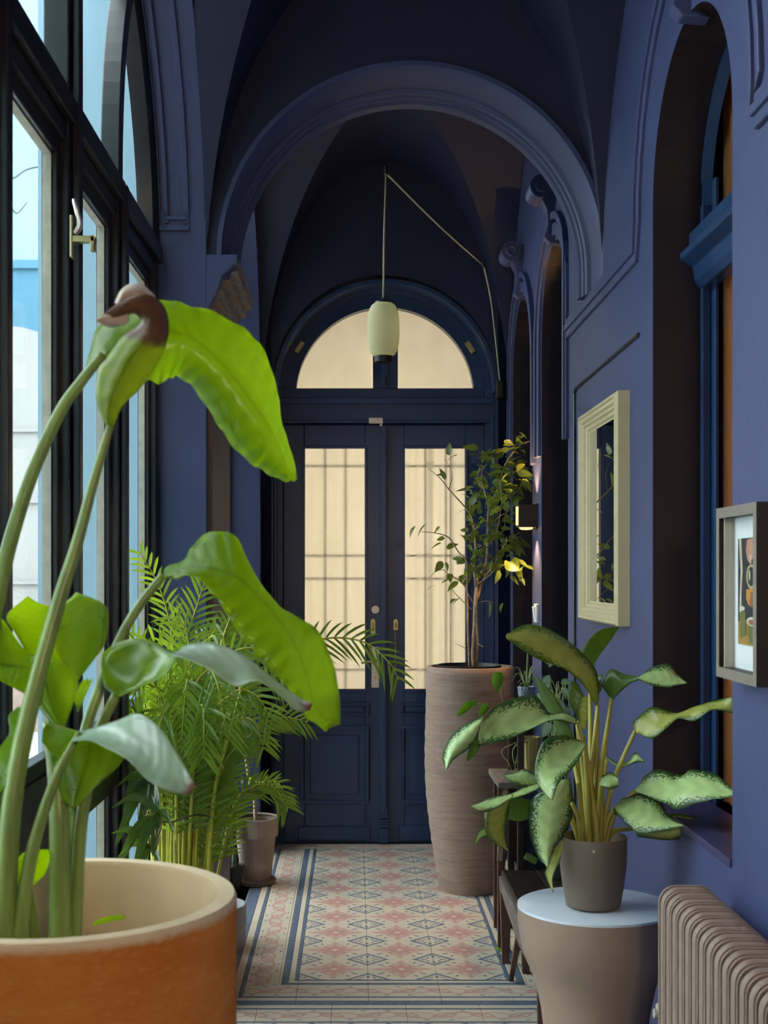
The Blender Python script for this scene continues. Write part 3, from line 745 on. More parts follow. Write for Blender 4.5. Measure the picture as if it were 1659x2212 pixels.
# safety chain hanging from the right plate
chx, chz = Pd(854, 1362)
chain = dp('safety_chain', lambda b: [b.tube([(chx+(.004*math.cos(t) if k % 2 else 0), YD-.012+(0 if k % 2 else .004*math.cos(t)), chz-.006-k*.0125+.009*math.sin(t)) for t in [2*PI*j/10 for j in range(10)]], .0014, 5, closed=True) for k in range(17)], M['brass'], 0)
dp('chain_end', lambda b: b.tube([(chx, YD-.012, chz-.215), (chx, YD-.012, chz-.245)], [.005, .003], 8), M['brass'], 0, chain)
# small grey door contact on the beam
sx, sz = Pd(813, 911)
dp('door_contact', lambda b: (b.box((sx-.042, YD-.056, sz-.017), (sx+.036, YD-.03, sz+.017)), b.box((sx+.018, YD-.05, sz-.03), (sx+.032, YD-.03, sz-.017))), M['steel'], .002, label='small grey door contact')
# ================================================================== FURNITURE AND FITTINGS
# ---- pendant lantern
LD = 6.0
hook = P(834, 374, LD); lamp_top = P(828, 650, LD); lamp_bot = P(828, 783, LD)
pend = empty('pendant_lantern', lamp_bot, label='ribbed cream paper lantern pendant hanging before the fanlight', cat='lamp')
M['paper'] = cloth_lit('cream_ribbed_paper', (0.88, 0.86, 0.58), 0.6)
H = lamp_top.z-lamp_bot.z; c = (lamp_top.x, LD, lamp_bot.z)
prof = []
for k in range(61):
    t = k/60; z = H*(.10+.86*t)
    r = .073*min(1, (max(0, 1-abs(2*t-1)**3.2))**.42*.52+.50); r = .040+(.0735-.040)*max(0, 1-abs(2*t-1)**3.0)**.6
    prof.append((r+.0014*math.cos(k*2*PI/3), z))
mb = MB(); mb.lathe(prof, c, 36, capb=False); mb.build('shade', M['paper'], pend, smooth=True)
mb = MB(); mb.lathe([(.039, 0), (.041, .002), (.042, .03), (.036, .031), (.036, .002), (.039, 0)], c, 32, capb=False); mb.build('lower_ring', M['black'], pend, auto=.6)
mb = MB(); mb.lathe([(.038, H*.945), (.040, H*.95), (.038, H*.985), (.012, H*.99), (.008, H*1.03), (.003, H*1.05)], c, 32, capb=False); mb.build('cap', M['black'], pend, auto=.6)
mb = MB(); mb.lathe([(.0, .006), (.018, .010), (.028, .028), (.030, .05), (.022, .075), (.014, .09)], c, 20, capb=False); mb.build('bulb', M['white'], pend, smooth=True)
M['cord'] = simple('olive_cream_flex', (0.42, 0.42, 0.27), 0.7)
mb = MB(); mb.tube([lamp_top+Vector((0, 0, .01)), (lamp_top+hook)/2+Vector((-.003, 0, 0)), hook], .0042, 8); mb.build('cord', M['cord'], pend, smooth=True)
h2 = P(1045, 574, 6.75); h3 = P(1062, 660, 6.9); h4 = P(1080, 826, 7.06)
mb = MB(); mb.tube(cr([hook, (hook*.5+h2*.5)-Vector((0, 0, .012)), h2], 6), .0042, 8); mb.tube(cr([h2, h3, h4], 6), .0042, 8); mb.build('cord', M['cord'], pend, smooth=True)
for q in (hook, h2):
    mb = MB(); mb.tube([q+Vector((0, 0, .03)), q+Vector((0, 0, -.004))], .010, 10); mb.tube([q+Vector((.006*math.cos(t), 0, -.004+.006*math.sin(t))) for t in [2*PI*j/10 for j in range(10)]], .0025, 6, closed=True); mb.build('hook', M['black'], pend)
mb = MB(); mb.box((h4.x-.017, h4.y-.01, h4.z-.085), (h4.x+.017, h4.y+.045, h4.z+.008)); mb.build('junction_box', M['black'], pend, bevel=.004)

# ---- wall sconce on the far pier
sy = 6.06; sz = CAMZ-(1115-CY)*sy/F; sxl = P(1118, 1115, sy).x
sco = empty('wall_sconce', (XR, sy, sz), label='black box wall sconce glowing among the tree leaves', cat='lamp')
mb = MB(); mb.box((sxl, sy-.045, sz-.052), (XR-.012, sy-.040, sz+.052)); mb.box((sxl, sy+.040, sz-.052), (XR-.012, sy+.045, sz+.052)); mb.box((sxl, sy-.04, sz-.052), (sxl+.004, sy+.04, sz+.052)); mb.build('housing', M['black'], sco, bevel=.001)
mb = MB(); mb.box((XR-.012, sy-.045, sz-.056), (XR, sy+.045, sz+.056)); mb.build('back_plate', M['black'], sco)
def emit(name, col, st):
    m, nt, out = newmat(name); e = nt.nodes.new('ShaderNodeEmission'); n = noise(nt, coords(nt), 20)
    nt.links.new(mixc(nt, n, [x*.9 for x in col], col), e.inputs[0]); e.inputs[1].default_value = st; nt.links.new(e.outputs[0], out.inputs[0]); return m
M['glow'] = emit('warm_lamp_glass', (1.0, 0.72, 0.26), 1.7)
for q in (-1, 1):
    cxs = (sxl+XR-.012)/2; hw = (XR-.012-sxl)/2-.006
    mb = MB(); mb.quadgrid([[(cxs+hw*math.cos(t)*r, sy+.038*math.sin(t)*r, sz+q*(.046+z)) for t in [2*PI*k/24 for k in range(24)]] for r, z in (((1, 0), (1, .006), (.92, .012), (.7, .016), (.01, .018)) if q < 0 else ((1, -.004), (.9, 0), (.01, .002)))], closed=True); mb.build('lens', M['glow'], sco, smooth=True)
mb = MB(); mb.box((sxl-.005, sy-.030, sz-.042), (sxl-.0005, sy+.03, sz+.044)); mb.build('lens', M['glow'], sco, bevel=.002)
for s in (1, -1):
    l = bpy.data.lights.new('sconce_lamp', 'SPOT'); l.energy = 16; l.color = (1, .55, .20); l.spot_size = 1.9; l.spot_blend = .6; l.shadow_soft_size = .02
    o = bpy.data.objects.new('sconce_lamp', l); o.location = ((sxl+XR)/2-.01, sy, sz+s*.075); o.rotation_euler = (PI if s > 0 else 0, 0, 0); link(o); o.parent = sco; o.matrix_parent_inverse = world_of(sco).inverted()

# ---- light switch
q = P(1157, 1325, 6.0)
sw = empty('light_switch', (XR, 6.03, q.z), label='white light switch on the narrow blue pier below the sconce', cat='switch')
mb = MB(); mb.box((XR-.014, 5.99, q.z-.042), (XR, 6.07, q.z+.042)); mb.build('plate', M['white'], sw, bevel=.003)
mb = MB(); mb.obox((XR-.017, 6.03, q.z), (1, 0, .12), (0, 1, 0), (-.12, 0, 1), .004, .024, .03); mb.build('rocker', M['white'], sw, bevel=.002)

# ---- mirror
mir = empty('wall_mirror', (XR, 4.34, 1.5), label='mirror in a moulded cream frame on the blue right wall', cat='mirror')
M['creamframe'] = wood('cream_gilt_frame', (0.56, 0.48, 0.27), (0.61, 0.53, 0.32), 0.35, (3, 3, 3), 6, .05)
my0, my1, mz0, mz1 = 4.02, 4.69, 1.34, 2.06
fr = [(0, 0), (.0, .036), (.007, .046), (.015, .046), (.019, .040), (.030, .042), (.036, .034), (.043, .033), (.047, .025), (.056, .022), (.060, .014), (.070, .012), (.070, 0)]   # (in from the edge, out from the wall)
cor = [(my0, mz0, 1, 1), (my1, mz0, -1, 1), (my1, mz1, -1, -1), (my0, mz1, 1, -1)]
names = ('frame_bar',)*4
for k in range(4):
    a, b = cor[k], cor[(k+1) % 4]
    mb = MB(); mb.quadgrid([[(XR-o, a[0]+a[2]*i, a[1]+a[3]*i) for i, o in fr], [(XR-o, b[0]+b[2]*i, b[1]+b[3]*i) for i, o in fr]]); mb.build('frame_bar', M['creamframe'], mir)
mm, nt, out = newmat('silvered_mirror'); g = nt.nodes.new('ShaderNodeBsdfGlossy'); g.inputs['Roughness'].default_value = .015; n = noise(nt, coords(nt), 5)
nt.links.new(mixc(nt, n, (.72, .72, .72), (.78, .78, .77)), g.inputs[0]); nt.links.new(g.outputs[0], out.inputs[0])
mb = MB(); mb.box((XR-.013, my0+.066, mz0+.066), (XR-.010, my1-.066, mz1-.066)); mb.build('mirror_glass', mm, mir)

# ---- framed photograph on the near pier
pf = empty('framed_photograph', (XR, 2.72, 1.3), label='deep dark box frame with white mat and coffee photograph at right edge', cat='picture')
fy0, fy1, fz0, fz1, fx = 2.585, 2.872, 1.278, 1.642, XR-.052
M['frwood'] = simple('dark_brown_frame', (0.014, 0.005, 0.003), 0.5, var=.3)
M['frface'] = simple('grey_brown_frame_face', (0.19, 0.165, 0.135), 0.45, var=.12, scale=15)
w = .022
for a, b in (((fx, fy0, fz0), (XR, fy0+w, fz1)), ((fx, fy1-w, fz0), (XR, fy1, fz1)), ((fx, fy0+w, fz0), (XR, fy1-w, fz0+w)), ((fx, fy0+w, fz1-w), (XR, fy1-w, fz1))):
    mb = MB(); mb.box(a, b)
    o = mb.build('frame_bar', [M['frwood'], M['frface']], pf)
    for p in o.data.polygons:
        if p.normal.x < -.9: p.material_index = 1
M['mat'] = simple('white_mat_board', (0.74, 0.76, 0.76), .8, var=.03); M['matside'] = simple('cream_spacer', (0.55, 0.52, 0.42), .7, var=.05)
mx = XR-.022
mb = MB(); mb.box((mx, fy0+w, fz0+w), (mx+.004, fy1-w, fz1-w)); mb.build('mat_board', M['mat'], pf)
mb = MB(); mb.box((fx+.008, fy1-w-.014, fz0+w), (mx, fy1-w-.010, fz1-w)); mb.box((fx+.008, fy0+w+.010, fz0+w), (mx, fy0+w+.014, fz1-w)); mb.build('spacer', M['matside'], pf)
# the print: fractions s (far -> near) and t (top -> bottom) of the picture rectangle
py0, py1, pz0, pz1 = 2.652, 2.805, 1.352, 1.575
def ink(name, col): return simple(name, col, .5, var=.12, scale=40)
pm = {'dark': ink('print_black', (.016, .018, .024)), 'skin': ink('print_skin', (.50, .24, .15)), 'cream': ink('print_cream', (.62, .50, .33)), 'ring': ink('print_gilt', (.42, .34, .14)), 'orange': ink('print_orange', (.60, .25, .03)),
      'rust': ink('print_rust', (.30, .11, .03)), 'green': ink('print_moss', (.14, .14, .03)), 'amber': ink('print_amber', (.36, .20, .04)), 'white': ink('print_white', (.62, .58, .46))}
pr = mb = MB(); mb.box((mx-.002, py0, pz0), (mx, py1, pz1)); pr = mb.build('print', pm['dark'], pf)
lev = [0]
def ps(pts, col, nm):
    lev[0] += 1; x = mx-.002-.00012*lev[0]
    mb = MB(); mb.poly([(x, py1-(py1-py0)*s, pz1-(pz1-pz0)*t) for s, t in pts]); mb.build(nm, pm[col], pr)
def el(cs, ct, rs, rt, n=22): return [(cs+rs*math.cos(2*PI*k/n), ct+rt*math.sin(2*PI*k/n)) for k in range(n)]
ps([(0, .78), (1, .80), (1, 1), (0, 1)], 'amber', 'printed_table')
ps([(.05, 0), (.16, 0), (.22, .3), (.17, .5), (.16, .73), (.08, .73), (.10, .5), (.13, .3)], 'cream', 'printed_stick')
ps([(.42, .02), (.72, .0), (.78, .08), (.74, .18), (.62, .21), (.55, .24), (.45, .2), (.38, .12)], 'skin', 'printed_hand')
ps([(.55, .16), (.64, .16), (.62, .24), (.58, .24)], 'cream', 'printed_finger')
ps(el(.62, .36, .22, .115), 'ring', 'printed_glass_ring'); ps(el(.62, .36, .15, .09), 'dark', 'printed_glass'); ps(el(.55, .35, .035, .05), 'cream', 'printed_glint')
ps([(.42, .48), (.72, .47), (.76, .58), (.62, .64), (.5, .62), (.40, .56)], 'orange', 'printed_glove'); ps([(.60, .50), (.76, .50), (.78, .6), (.66, .645), (.55, .63)], 'rust', 'printed_spice')
ps([(.10, .70), (.38, .68), (.40, .90), (.12, .93)], 'green', 'printed_jar'); ps(el(.22, .66, .13, .022), 'white', 'printed_jar_lid')
ps([(.46, .78), (.95, .80), (.98, .96), (.55, .98)], 'green', 'printed_cup'); ps(el(.68, .775, .25, .042), 'white', 'printed_cup_rim'); ps(el(.66, .78, .15, .026), 'rust', 'printed_coffee')
mb = MB(); mb.box((fx+.006, fy0+w, fz0+w), (fx+.0075, fy1-w, fz1-w)); mb.build('pane', glassy('picture_glass', (.97, .98, .98), .03), pf)

# ---- radiator under the near right sill
rad = empty('cast_iron_radiator', (0.745, 2.4, 0), label='old beige brown ribbed cast iron radiator at lower right', cat='radiator')
M['rad'] = simple('flaking_beige_radiator_paint', (0.25, 0.18, 0.14), .55, var=.16, scale=25, bmp=.2, bscale=90)
def rrect(x0, x1, z0, z1, r, n=7):
    p = []
    for cx, cz, a in ((x1-r, z1-r, 0), (x0+r, z1-r, PI/2), (x0+r, z0+r, PI), (x1-r, z0+r, 3*PI/2)):
        p += [(cx+r*math.cos(a+PI/2*k/n), cz+r*math.sin(a+PI/2*k/n)) for k in range(n+1)]
    return p
x0, x1, zr0, zr1 = .680, .805, .10, .805
mb = MB()
mb.tube([(x, 0, z) for x, z in rrect(x0+.018, x1-.018, zr0+.018, zr1-.018, .022)], .0185, 10, closed=True)
for s in (-1, 1): mb.tube([(x, s*.0195, z) for x, z in rrect(x0+.002, x1-.002, zr0+.002, zr1-.002, .036)], .0035, 6, closed=True)
for xx in (x0+.055, x0+.085): mb.tube([(xx, 0, zr0+.02), (xx, 0, zr1-.02)], .014, 8)
mb.box((x0+.02, -.006, zr0+.02), (x1-.02, .006, zr1-.02))
mb.tube([(x0+.065, -.027, zr1-.045), (x0+.065, .027, zr1-.045)], .02, 10); mb.tube([(x0+.065, -.027, zr0+.045), (x0+.065, .027, zr0+.045)], .02, 10)
sec = mb.build('section', M['rad'], None, auto=.8); 
for k in range(18):
    y = 2.925-k*.0545
    o = sec if k == 0 else sec.copy()
    if k: link(o)
    o.location = (0, y, 0); o.parent = rad; o.matrix_parent_inverse = world_of(rad).inverted()
for y in (2.925, 2.925-17*.0545):
    for xx in (.70, .785):
        mb = MB(); mb.tube([(xx, y, .115), (xx, y, .03), (xx, y, 0)], [.013, .014, .018], 10); mb.build('foot', M['rad'], rad)
mb = MB(); vz = .525
mb.tube([(.688, 2.945, vz), (.688, 2.975, vz)], .010, 10); mb.tube([(.672, 2.962, vz-.012), (.690, 2.962, vz-.012)], .011, 12); mb.box((.690, 2.95, vz-.03), (.702, 2.972, vz+.03)); mb.build('valve', M['putty'], rad, label='cream bleed valve', bevel=.002)

# ---- ceramic drum stool
SD = 3.45; st = P(1286, 1953, SD)
stool = empty('drum_stool', (st.x, SD, 0), label='beige ceramic drum stool with glazed pale blue top', cat='stool')
M['ceram'] = simple('matt_beige_ceramic', (0.32, 0.235, 0.175), .6, var=.08, scale=6, bmp=.05, bscale=60, spec=.3)
M['glaze'] = simple('pale_blue_glaze', (0.62, 0.70, 0.78), .12, var=.04, spec=.6)
Z = st.z
mb = MB(); mb.lathe([(.165, 0), (.165, .02), (.150, .09), (.136, .18), (.133, .26), (.136, .323), (.141, .363), (.155, .432), (.176, .481), (.189, .515), (.197, .55), (.2015, .59), (.203, Z-.008)], (st.x, SD, 0), 64); mb.build('body', M['ceram'], stool, smooth=True)
mb = MB(); mb.lathe([(.203, Z-.008), (.2025, Z-.002), (.198, Z), (.0001, Z+.001)], (st.x, SD, 0), 64, capb=False); mb.build('glazed_top', M['glaze'], stool, auto=.5)

# ---- dark wooden bench
ben = empty('wooden_bench', (.70, 4.75, 0), label='low dark stained wooden bench behind the drum stool', cat='bench')
M['darkwood'] = wood('dark_stained_wood', (0.010, 0.008, 0.007), (0.05, 0.032, 0.022), .28, (10, 1.2, 10), 4, .2)
M['greywood'] = wood('worn_grey_brown_wood', (0.10, 0.085, 0.075), (0.26, 0.22, 0.19), .5, (10, 1.2, 10), 4, .2)
M['redwood'] = wood('reddish_brown_wood', (0.07, 0.028, 0.02), (0.16, 0.07, 0.045), .35, (10, 10, 1.2), 4, .2)
BZ = .352
for xa, xb in ((.570, .700), (.703, .825)):
    mb = MB(); mb.box((xa, 4.20, BZ-.025), (xb, 5.12, BZ)); mb.build('seat_board', M['darkwood'], ben, bevel=.006)
mb = MB(); mb.prism([(4.2, BZ-.022), (4.2, BZ-.11), (4.5, BZ-.12), (4.9, BZ-.085), (5.10, BZ-.06), (5.115, BZ-.022)], .561, .573, 'x'); mb.build('apron', M['greywood'], ben, bevel=.002)
for (px, py, tx, ty) in (((.578), 4.86, .592, 4.70), (.578, 5.14, .590, 5.06)):
    pass
legs = [((.578, 4.865, 0), (.60, 4.66, BZ-.03), .026), ((.79, 4.865, 0), (.77, 4.66, BZ-.03), .026), ((.584, 5.09, 0), (.584, 5.09, BZ-.03), .042), ((.80, 5.09, 0), (.80, 5.09, BZ-.03), .042), ((.645, 4.96, 0), (.645, 4.96, BZ-.03), .04), ((.60, 4.24, 0), (.61, 4.3, BZ-.03), .03), ((.79, 4.24, 0), (.78, 4.3, BZ-.03), .03)]
for a, b, w in legs:
    mb = MB(); a = Vector(a); b = Vector(b); q = [(-1, -1), (1, -1), (1, 1), (-1, 1)]
    mb.quadgrid([[a+Vector((s*w*.33, t*w*.33, 0)) for s, t in q], [b+Vector((s*w*.55, t*w*.55, 0)) for s, t in q]], closed=True); mb.poly([a+Vector((s*w*.33, t*w*.33, 0)) for s, t in q]); mb.build('leg', M['redwood'], ben, bevel=.003)

# ---- tiered plant stand with lattice side
stand = empty('plant_stand', (.70, 5.42, 0), label='dark wooden lattice plant stand between bench and tall planter', cat='plant stand')
TZ = .672
mb = MB(); mb.box((.572, 5.24, TZ-.025), (.80, 5.62, TZ)); mb.build('shelf', M['greywood'], stand, bevel=.004)
mb = MB(); mb.box((.66, 5.26, .955), (.825, 5.60, .975)); mb.build('shelf', M['darkwood'], stand, bevel=.004)
for x, y, h, m in ((.585, 5.26, TZ-.025, 'redwood'), (.605, 5.60, TZ-.025, 'redwood'), (.665, 5.27, .955, 'darkwood'), (.81, 5.27, .955, 'darkwood'), (.665, 5.59, .955, 'darkwood'), (.81, 5.59, .955, 'darkwood')):
    mb = MB(); mb.box((x-.013, y-.013, 0), (x+.013, y+.013, h)); mb.build('post', M[m], stand, bevel=.002)
mb = MB(); mb.bar((.578, 5.25, .36), (.60, 5.25, TZ-.03), .02, .012, (0, 1, 0)); mb.build('brace', M['bark'], stand)
for k in range(5):
    for s in (1, -1):
        z0 = .12+k*.105; mb = MB(); mb.bar((.678, 5.262+.004*s, z0 if s > 0 else z0+.15), (.797, 5.262+.004*s, z0+.15 if s > 0 else z0), .008, .034, (0, 1, 0)); mb.build('lattice_slat', M['darkwood'], stand)
mb = MB(); mb.box((.678, 5.27, .08), (.797, 5.276, .62)); mb.build('back_board', M['navy'], stand)

# ---- window latch
lq = P(150, 505, 2.97)
lat = empty('window_latch', (XW+.06, lq.y, lq.z), label='brass espagnolette handle on the left window mullion', cat='window handle')
x = XW+.062
mb = MB(); mb.box((x, lq.y-.012, lq.z-.055), (x+.006, lq.y+.012, lq.z+.04)); mb.build('plate', M['brass'], lat, bevel=.002)
mb = MB(); mb.tube(cr([(x+.008, lq.y, lq.z+.0), (x+.02, lq.y+.0, lq.z+.02), (x+.016, lq.y-.01, lq.z+.05), (x+.010, lq.y-.012, lq.z+.075)], 4), [.008]*6+[.006]*6+[.005], 8); mb.build('lever', M['steel'], lat, smooth=True)
mb = MB(); mb.box((x, lq.y-.01, lq.z-.02), (x+.055, lq.y+.012, lq.z-.006)); mb.box((x+.045, lq.y-.01, lq.z-.04), (x+.055, lq.y+.012, lq.z-.006)); mb.build('hook', M['brass'], lat, bevel=.002)

# ================================================================== OUTSIDE THE WINDOWS
M['render'] = simple('pale_blue_white_render', (0.25, 0.37, 0.42), .9, var=.08, scale=1.5, stretch=(1, 1, .3))
M['creamwall'] = simple('cream_facade', (0.27, 0.27, 0.26), .9, var=.05, scale=.6)
M['bluefac'] = simple('light_blue_facade', (0.065, 0.175, 0.25), .9, var=.15, scale=.6)
M['cyanback'] = simple('pale_cyan_backdrop', (0.19, 0.285, 0.29), .9, var=.06, scale=.4)
mb = MB(); mb.box((-1.21, 5.05, -.05), (XW-.04, 5.12, 4.6)); tag(mb.build('wall_outside', M['render']), kind='structure')
mb = MB(); mb.box((-40, -20, -.12), (XW-.03, 60, -.05)); tag(mb.build('floor_courtyard', simple('pale_paving', (0.35, 0.34, 0.32), .9)), kind='structure')
bl = empty('courtyard_building', (-4.2, 13, 0), label='pale cream courtyard building with rounded gable seen through the left window', cat='building')
mb = MB(); pts = [(-7, -.05), (-7, 3.0), (-4.4, 3.0)]+[(-3.45-.95*math.cos(PI*k/16), 3.0+.95*math.sin(PI*k/16)) for k in range(17)]+[(-1.4, 3.0), (-1.4, -.05)]
mb.prism(pts, 13, 13.4, 'y'); mb.build('facade', M['creamwall'], bl)
for z in (.55, 1.4, 2.2, 2.9): mb = MB(); mb.box((-7, 12.97, z), (-1.4, 13.0, z+.03)); mb.build('string_course', M['creamwall'], bl)
mb = MB(); mb.box((-7, 12.96, -.05), (-1.4, 13, .5)); mb.build('brick_plinth', simple('pale_brick', (.30, .21, .18), .9), bl)
mb = MB(); mb.box((-9, 16, -.05), (-1.4, 16.4, 5.3)); mb.box((-9, 15.95, 5.2), (-1.4, 16, 5.3)); tag(mb.build('blue_annex', M['bluefac']), 'light blue annex rising behind the cream gable outside', 'building')
mb = MB(); mb.box((-16, 20, -.05), (-1.4, 20.5, 17)); tag(mb.build('sky_backdrop', M['cyanback']), 'pale cyan backdrop standing in for sky in the upper left window', 'building')  # added backdrop hides the bright sky and carries its pale tone
mb = MB(); mb.box((-24, -6.5, -.05), (-1.2, -6, 15)); tag(mb.build('wall_sky_block', M['cyanback']), kind='structure')  # unseen wall added to block the sky from the left pier
tr = empty('bare_tree', (-3.4, 10.0, -.05), label='bare winter tree branches seen through the upper left window', cat='tree')
M['twig'] = simple('grey_twig_bark', (.07, .10, .11), .9)
mb = MB(); mb.tube(cr([(-3.4, 10, -.05), (-3.35, 10, 2.2), (-3.2, 10, 3.4), (-3.0, 10, 4.2), (-2.7, 10, 5.0)], 5), [.09-.07*k/20 for k in range(21)], 8); mb.build('trunk', M['twig'], tr, smooth=True)
rb = random.Random(5)
for k in range(9):
    z = 3.4+k*.22; p = Vector((-3.2+.05*k, 10, z)); pts = [p]
    a = rb.uniform(-.6, .6)
    for j in range(7): p = p+Vector((rb.uniform(.05, .12)*(1 if k % 2 else -1), rb.uniform(-.05, .05), rb.uniform(-.05, .10))); pts.append(p)
    mb = MB(); mb.tube(cr(pts, 3), [.012*(1-i/(len(pts)*3)) +.003 for i in range((len(pts)-1)*3+1)], 6); mb.build('branch', M['twig'], tr, smooth=True)
# ================================================================== PLANTS
def leaf(parent, mat, conv, Ms, Ls, Rs, d0, d1, dl=0.0, dr=0.0, name='leaf', solid=.0008, mid=None, nu=5, nv=12, ripple=0.0, label=None):
    """leaf blade through matching points on its midrib and both margins (photo points), each at its own distance"""
    n = len(Ms); st = []
    for i in range(n):
        t = i/(n-1); d = d0+(d1-d0)*t
        if mid: d += mid*math.sin(PI*t)
        w = math.sin(PI*min(1, max(0.05, t)))**.5
        st.append((P(*conv(*Ls[i]), d+dl*w), P(*conv(*Ms[i]), d), P(*conv(*Rs[i]), d+dr*w)))
    L = cr([s[0] for s in st], nu); C = cr([s[1] for s in st], nu); R = cr([s[2] for s in st], nu)
    rows = []; uvs = []; m = len(C)
    for i in range(m):
        row = []; uvr = []
        for j in range(nv+1):
            v = -1+2*j/nv
            p = C[i]+(R[i]-L[i])*(v/2)+((R[i]+L[i])/2-C[i])*(v*v)
            if ripple: p = p+Vector((0, ripple*math.sin(i*1.7+v*2)*abs(v)**2, ripple*.4*math.sin(i*1.1)*abs(v)**2))
            row.append(p); uvr.append((i/(m-1), j/nv))
        rows.append(row); uvs.append(uvr)
    mb = MB(); mb.quadgrid(rows, uvs=uvs)
    return mb.build(name, mat, parent, smooth=True, solid=solid, label=label)
def stalk(parent, mat, pts, r0, r1, name='stalk', n=10, k=5):
    p = cr(pts, k); m = len(p)
    mb = MB(); mb.tube(p, [r0+(r1-r0)*i/(m-1) for i in range(m)], n); return mb.build(name, mat, parent, smooth=True)
def planter(parent, c, prof_out, thick, mat, soil_z, soil_r, name='pot', n=48, wob=0.0, soil=True):
    """pot with a real wall: outer profile, rim, inner wall, and soil"""
    top = prof_out[-1]; inner = [(max(.01, r-thick), z) for r, z in prof_out[::-1] if z > soil_z-.05]
    mb = MB(); mb.lathe(prof_out+[(top[0]-thick*.15, top[1]+.002), (top[0]-thick*.85, top[1]+.002)]+inner, c, n, wob=wob)
    o = mb.build(name, mat, parent, auto=.7)
    if soil:
        mb = MB(); mb.lathe([(soil_r, soil_z), (soil_r*.6, soil_z+.006), (.001, soil_z+.01)], c, 24, capb=False); mb.build('soil', M['soil'], parent, smooth=True)
    return o

# ---- bird of paradise plant in the big terracotta planter (foreground left)
bd = 1.9; bc = P(130, 1934, bd)
bop = empty('potted_bird_of_paradise', (bc.x, bd, 0), label='broad leaved plant in large orange terracotta planter, foreground left', cat='potted plant')
mt, nt, out = newmat('orange_terracotta')
co = coords(nt, 'Object', (1, 1, 2.5)); n1 = noise(nt, co, 5, 5, .6); n2 = noise(nt, co, 60, 3)
_, _, pz = xyz(nt, coords(nt, 'Object')); lip = step(pz+n2*.01, bc.z-.012, bc.z-.001)
c = mixc(nt, step(n1, .35, .7), (0.50, 0.165, 0.028), (0.66, 0.28, 0.065)); c = mixc(nt, step(n2, .55, .75)*.4, c, (.70, .38, .14)); c = mixc(nt, lip, c, (.72, .58, .38))
bsdf(nt, out, c, .9, 0, .15, bump(nt, n2, .25))
M['terrain'] = simple('pale_terracotta_inside', (.56, .42, .25), .9, var=.08, spec=.1)
rz = bc.z
mb = MB(); mb.lathe([(.235, 0), (.245, .05), (.252, .5), (.2535, rz-.006), (.250, rz), (.227, rz)], (bc.x, bd, 0), 72); mb.build('planter', mt, bop, auto=.7)
mb = MB(); mb.lathe([(.227, rz), (.223, rz-.006), (.221, .86)], (bc.x, bd, 0), 72, capb=False); mb.build('planter_lining', M['terrain'], bop, smooth=True)
mb = MB(); mb.lathe([(.2215, .885), (.12, .893), (.001, .895)], (bc.x, bd, 0), 32, capb=False); mb.build('soil', M['soil'], bop, smooth=True)
G_D, G_L, G_T = (0.10, 0.23, 0.010), (0.19, 0.36, 0.02), (0.85, 1.0, 0.02)
M['bop'] = leafmat('broad_leaf_green', G_D, G_L, G_T, rib=(.045, .10, .012), stripes=90, tr=.66, rough=.3)
M['bopbrown'] = leafmat('broad_leaf_browning', (.14, .24, .01), (.26, .36, .02), (.9, .95, .02), rib=(.10, .14, .01), stripes=60, tr=.5, brown=(.48, .53))
M['bopsheentip'] = leafmat('broad_leaf_sheen_dry_tip', G_D, G_L, G_T, sky_sheen=(.28, .38, (.40, .50, .46)), stripes=70, tr=.4, rough=.22, brown=(.90, .99, (.20, .09, .06)))  # pale outer part is painted sky reflection; the brown tip is dry
M['bopstalk'] = simple('green_petiole', (0.21, 0.32, 0.08), .35, var=.3, scale=12, stretch=(4, 4, .6))
M['dry'] = simple('dry_leaf_husk', (.50, .40, .31), .7, var=.25, scale=20)
c1 = crop(0, 580, .42194); c2 = crop(0, 1120, .45811); zF = crop(0, 1260, .18083); zB = crop(80, 600, .19289); zI = crop(0, 1560, .26522); fp = lambda x, y: (x, y)
leaf(bop, M['bop'], c1, [(525,450),(600,380),(700,335),(860,325),(950,340),(1030,390),(1120,470),(1200,560),(1280,670),(1350,770),(1400,860),(1440,950),(1480,1040),(1508,1090)],
     [(440,505),(500,300),(640,210),(820,160),(950,185),(1100,225),(1250,310),(1340,400),(1390,520),(1425,650),(1440,780),(1475,890),(1510,1010),(1522,1080)],
     [(535,470),(640,510),(740,560),(810,590),(870,560),(910,555),(980,600),(1060,710),(1130,820),(1200,920),(1290,1000),(1370,1050),(1440,1083),(1503,1094)], 1.93, 2.02, .10, .03, ripple=.004)
leaf(bop, M['bopbrown'], zB, [(800,1700),(800,1500),(850,1300),(940,1100),(1050,900),(1200,720),(1290,540),(1270,390),(1130,330),(950,390),(760,490)],
     [(790,1690),(665,1370),(690,1030),(770,920),(870,770),(970,650),(1110,550),(1170,480),(1080,400),(960,440),(690,490)],
     [(840,1690),(960,1430),(1110,1290),(1240,1130),(1370,930),(1440,760),(1475,550),(1420,320),(1250,190),(960,250),(680,465)], 1.86, 1.76, .03, .02)
leaf(bop, M['dry'], zB, [(890,300),(960,160),(1080,130),(1190,160),(1290,230)], [(870,280),(950,130),(1080,60),(1200,90),(1330,215)], [(900,320),(980,240),(1080,220),(1190,210),(1280,240)], 1.80, 1.84, .05, 0)
leaf(bop, M['dry'], zB, [(670,480),(760,490),(850,480),(950,500),(1030,470)], [(680,455),(770,410),(850,350),(930,300),(1000,330)], [(690,500),(770,545),(860,555),(960,520),(1020,480)], 1.75, 1.78, .01, .02)
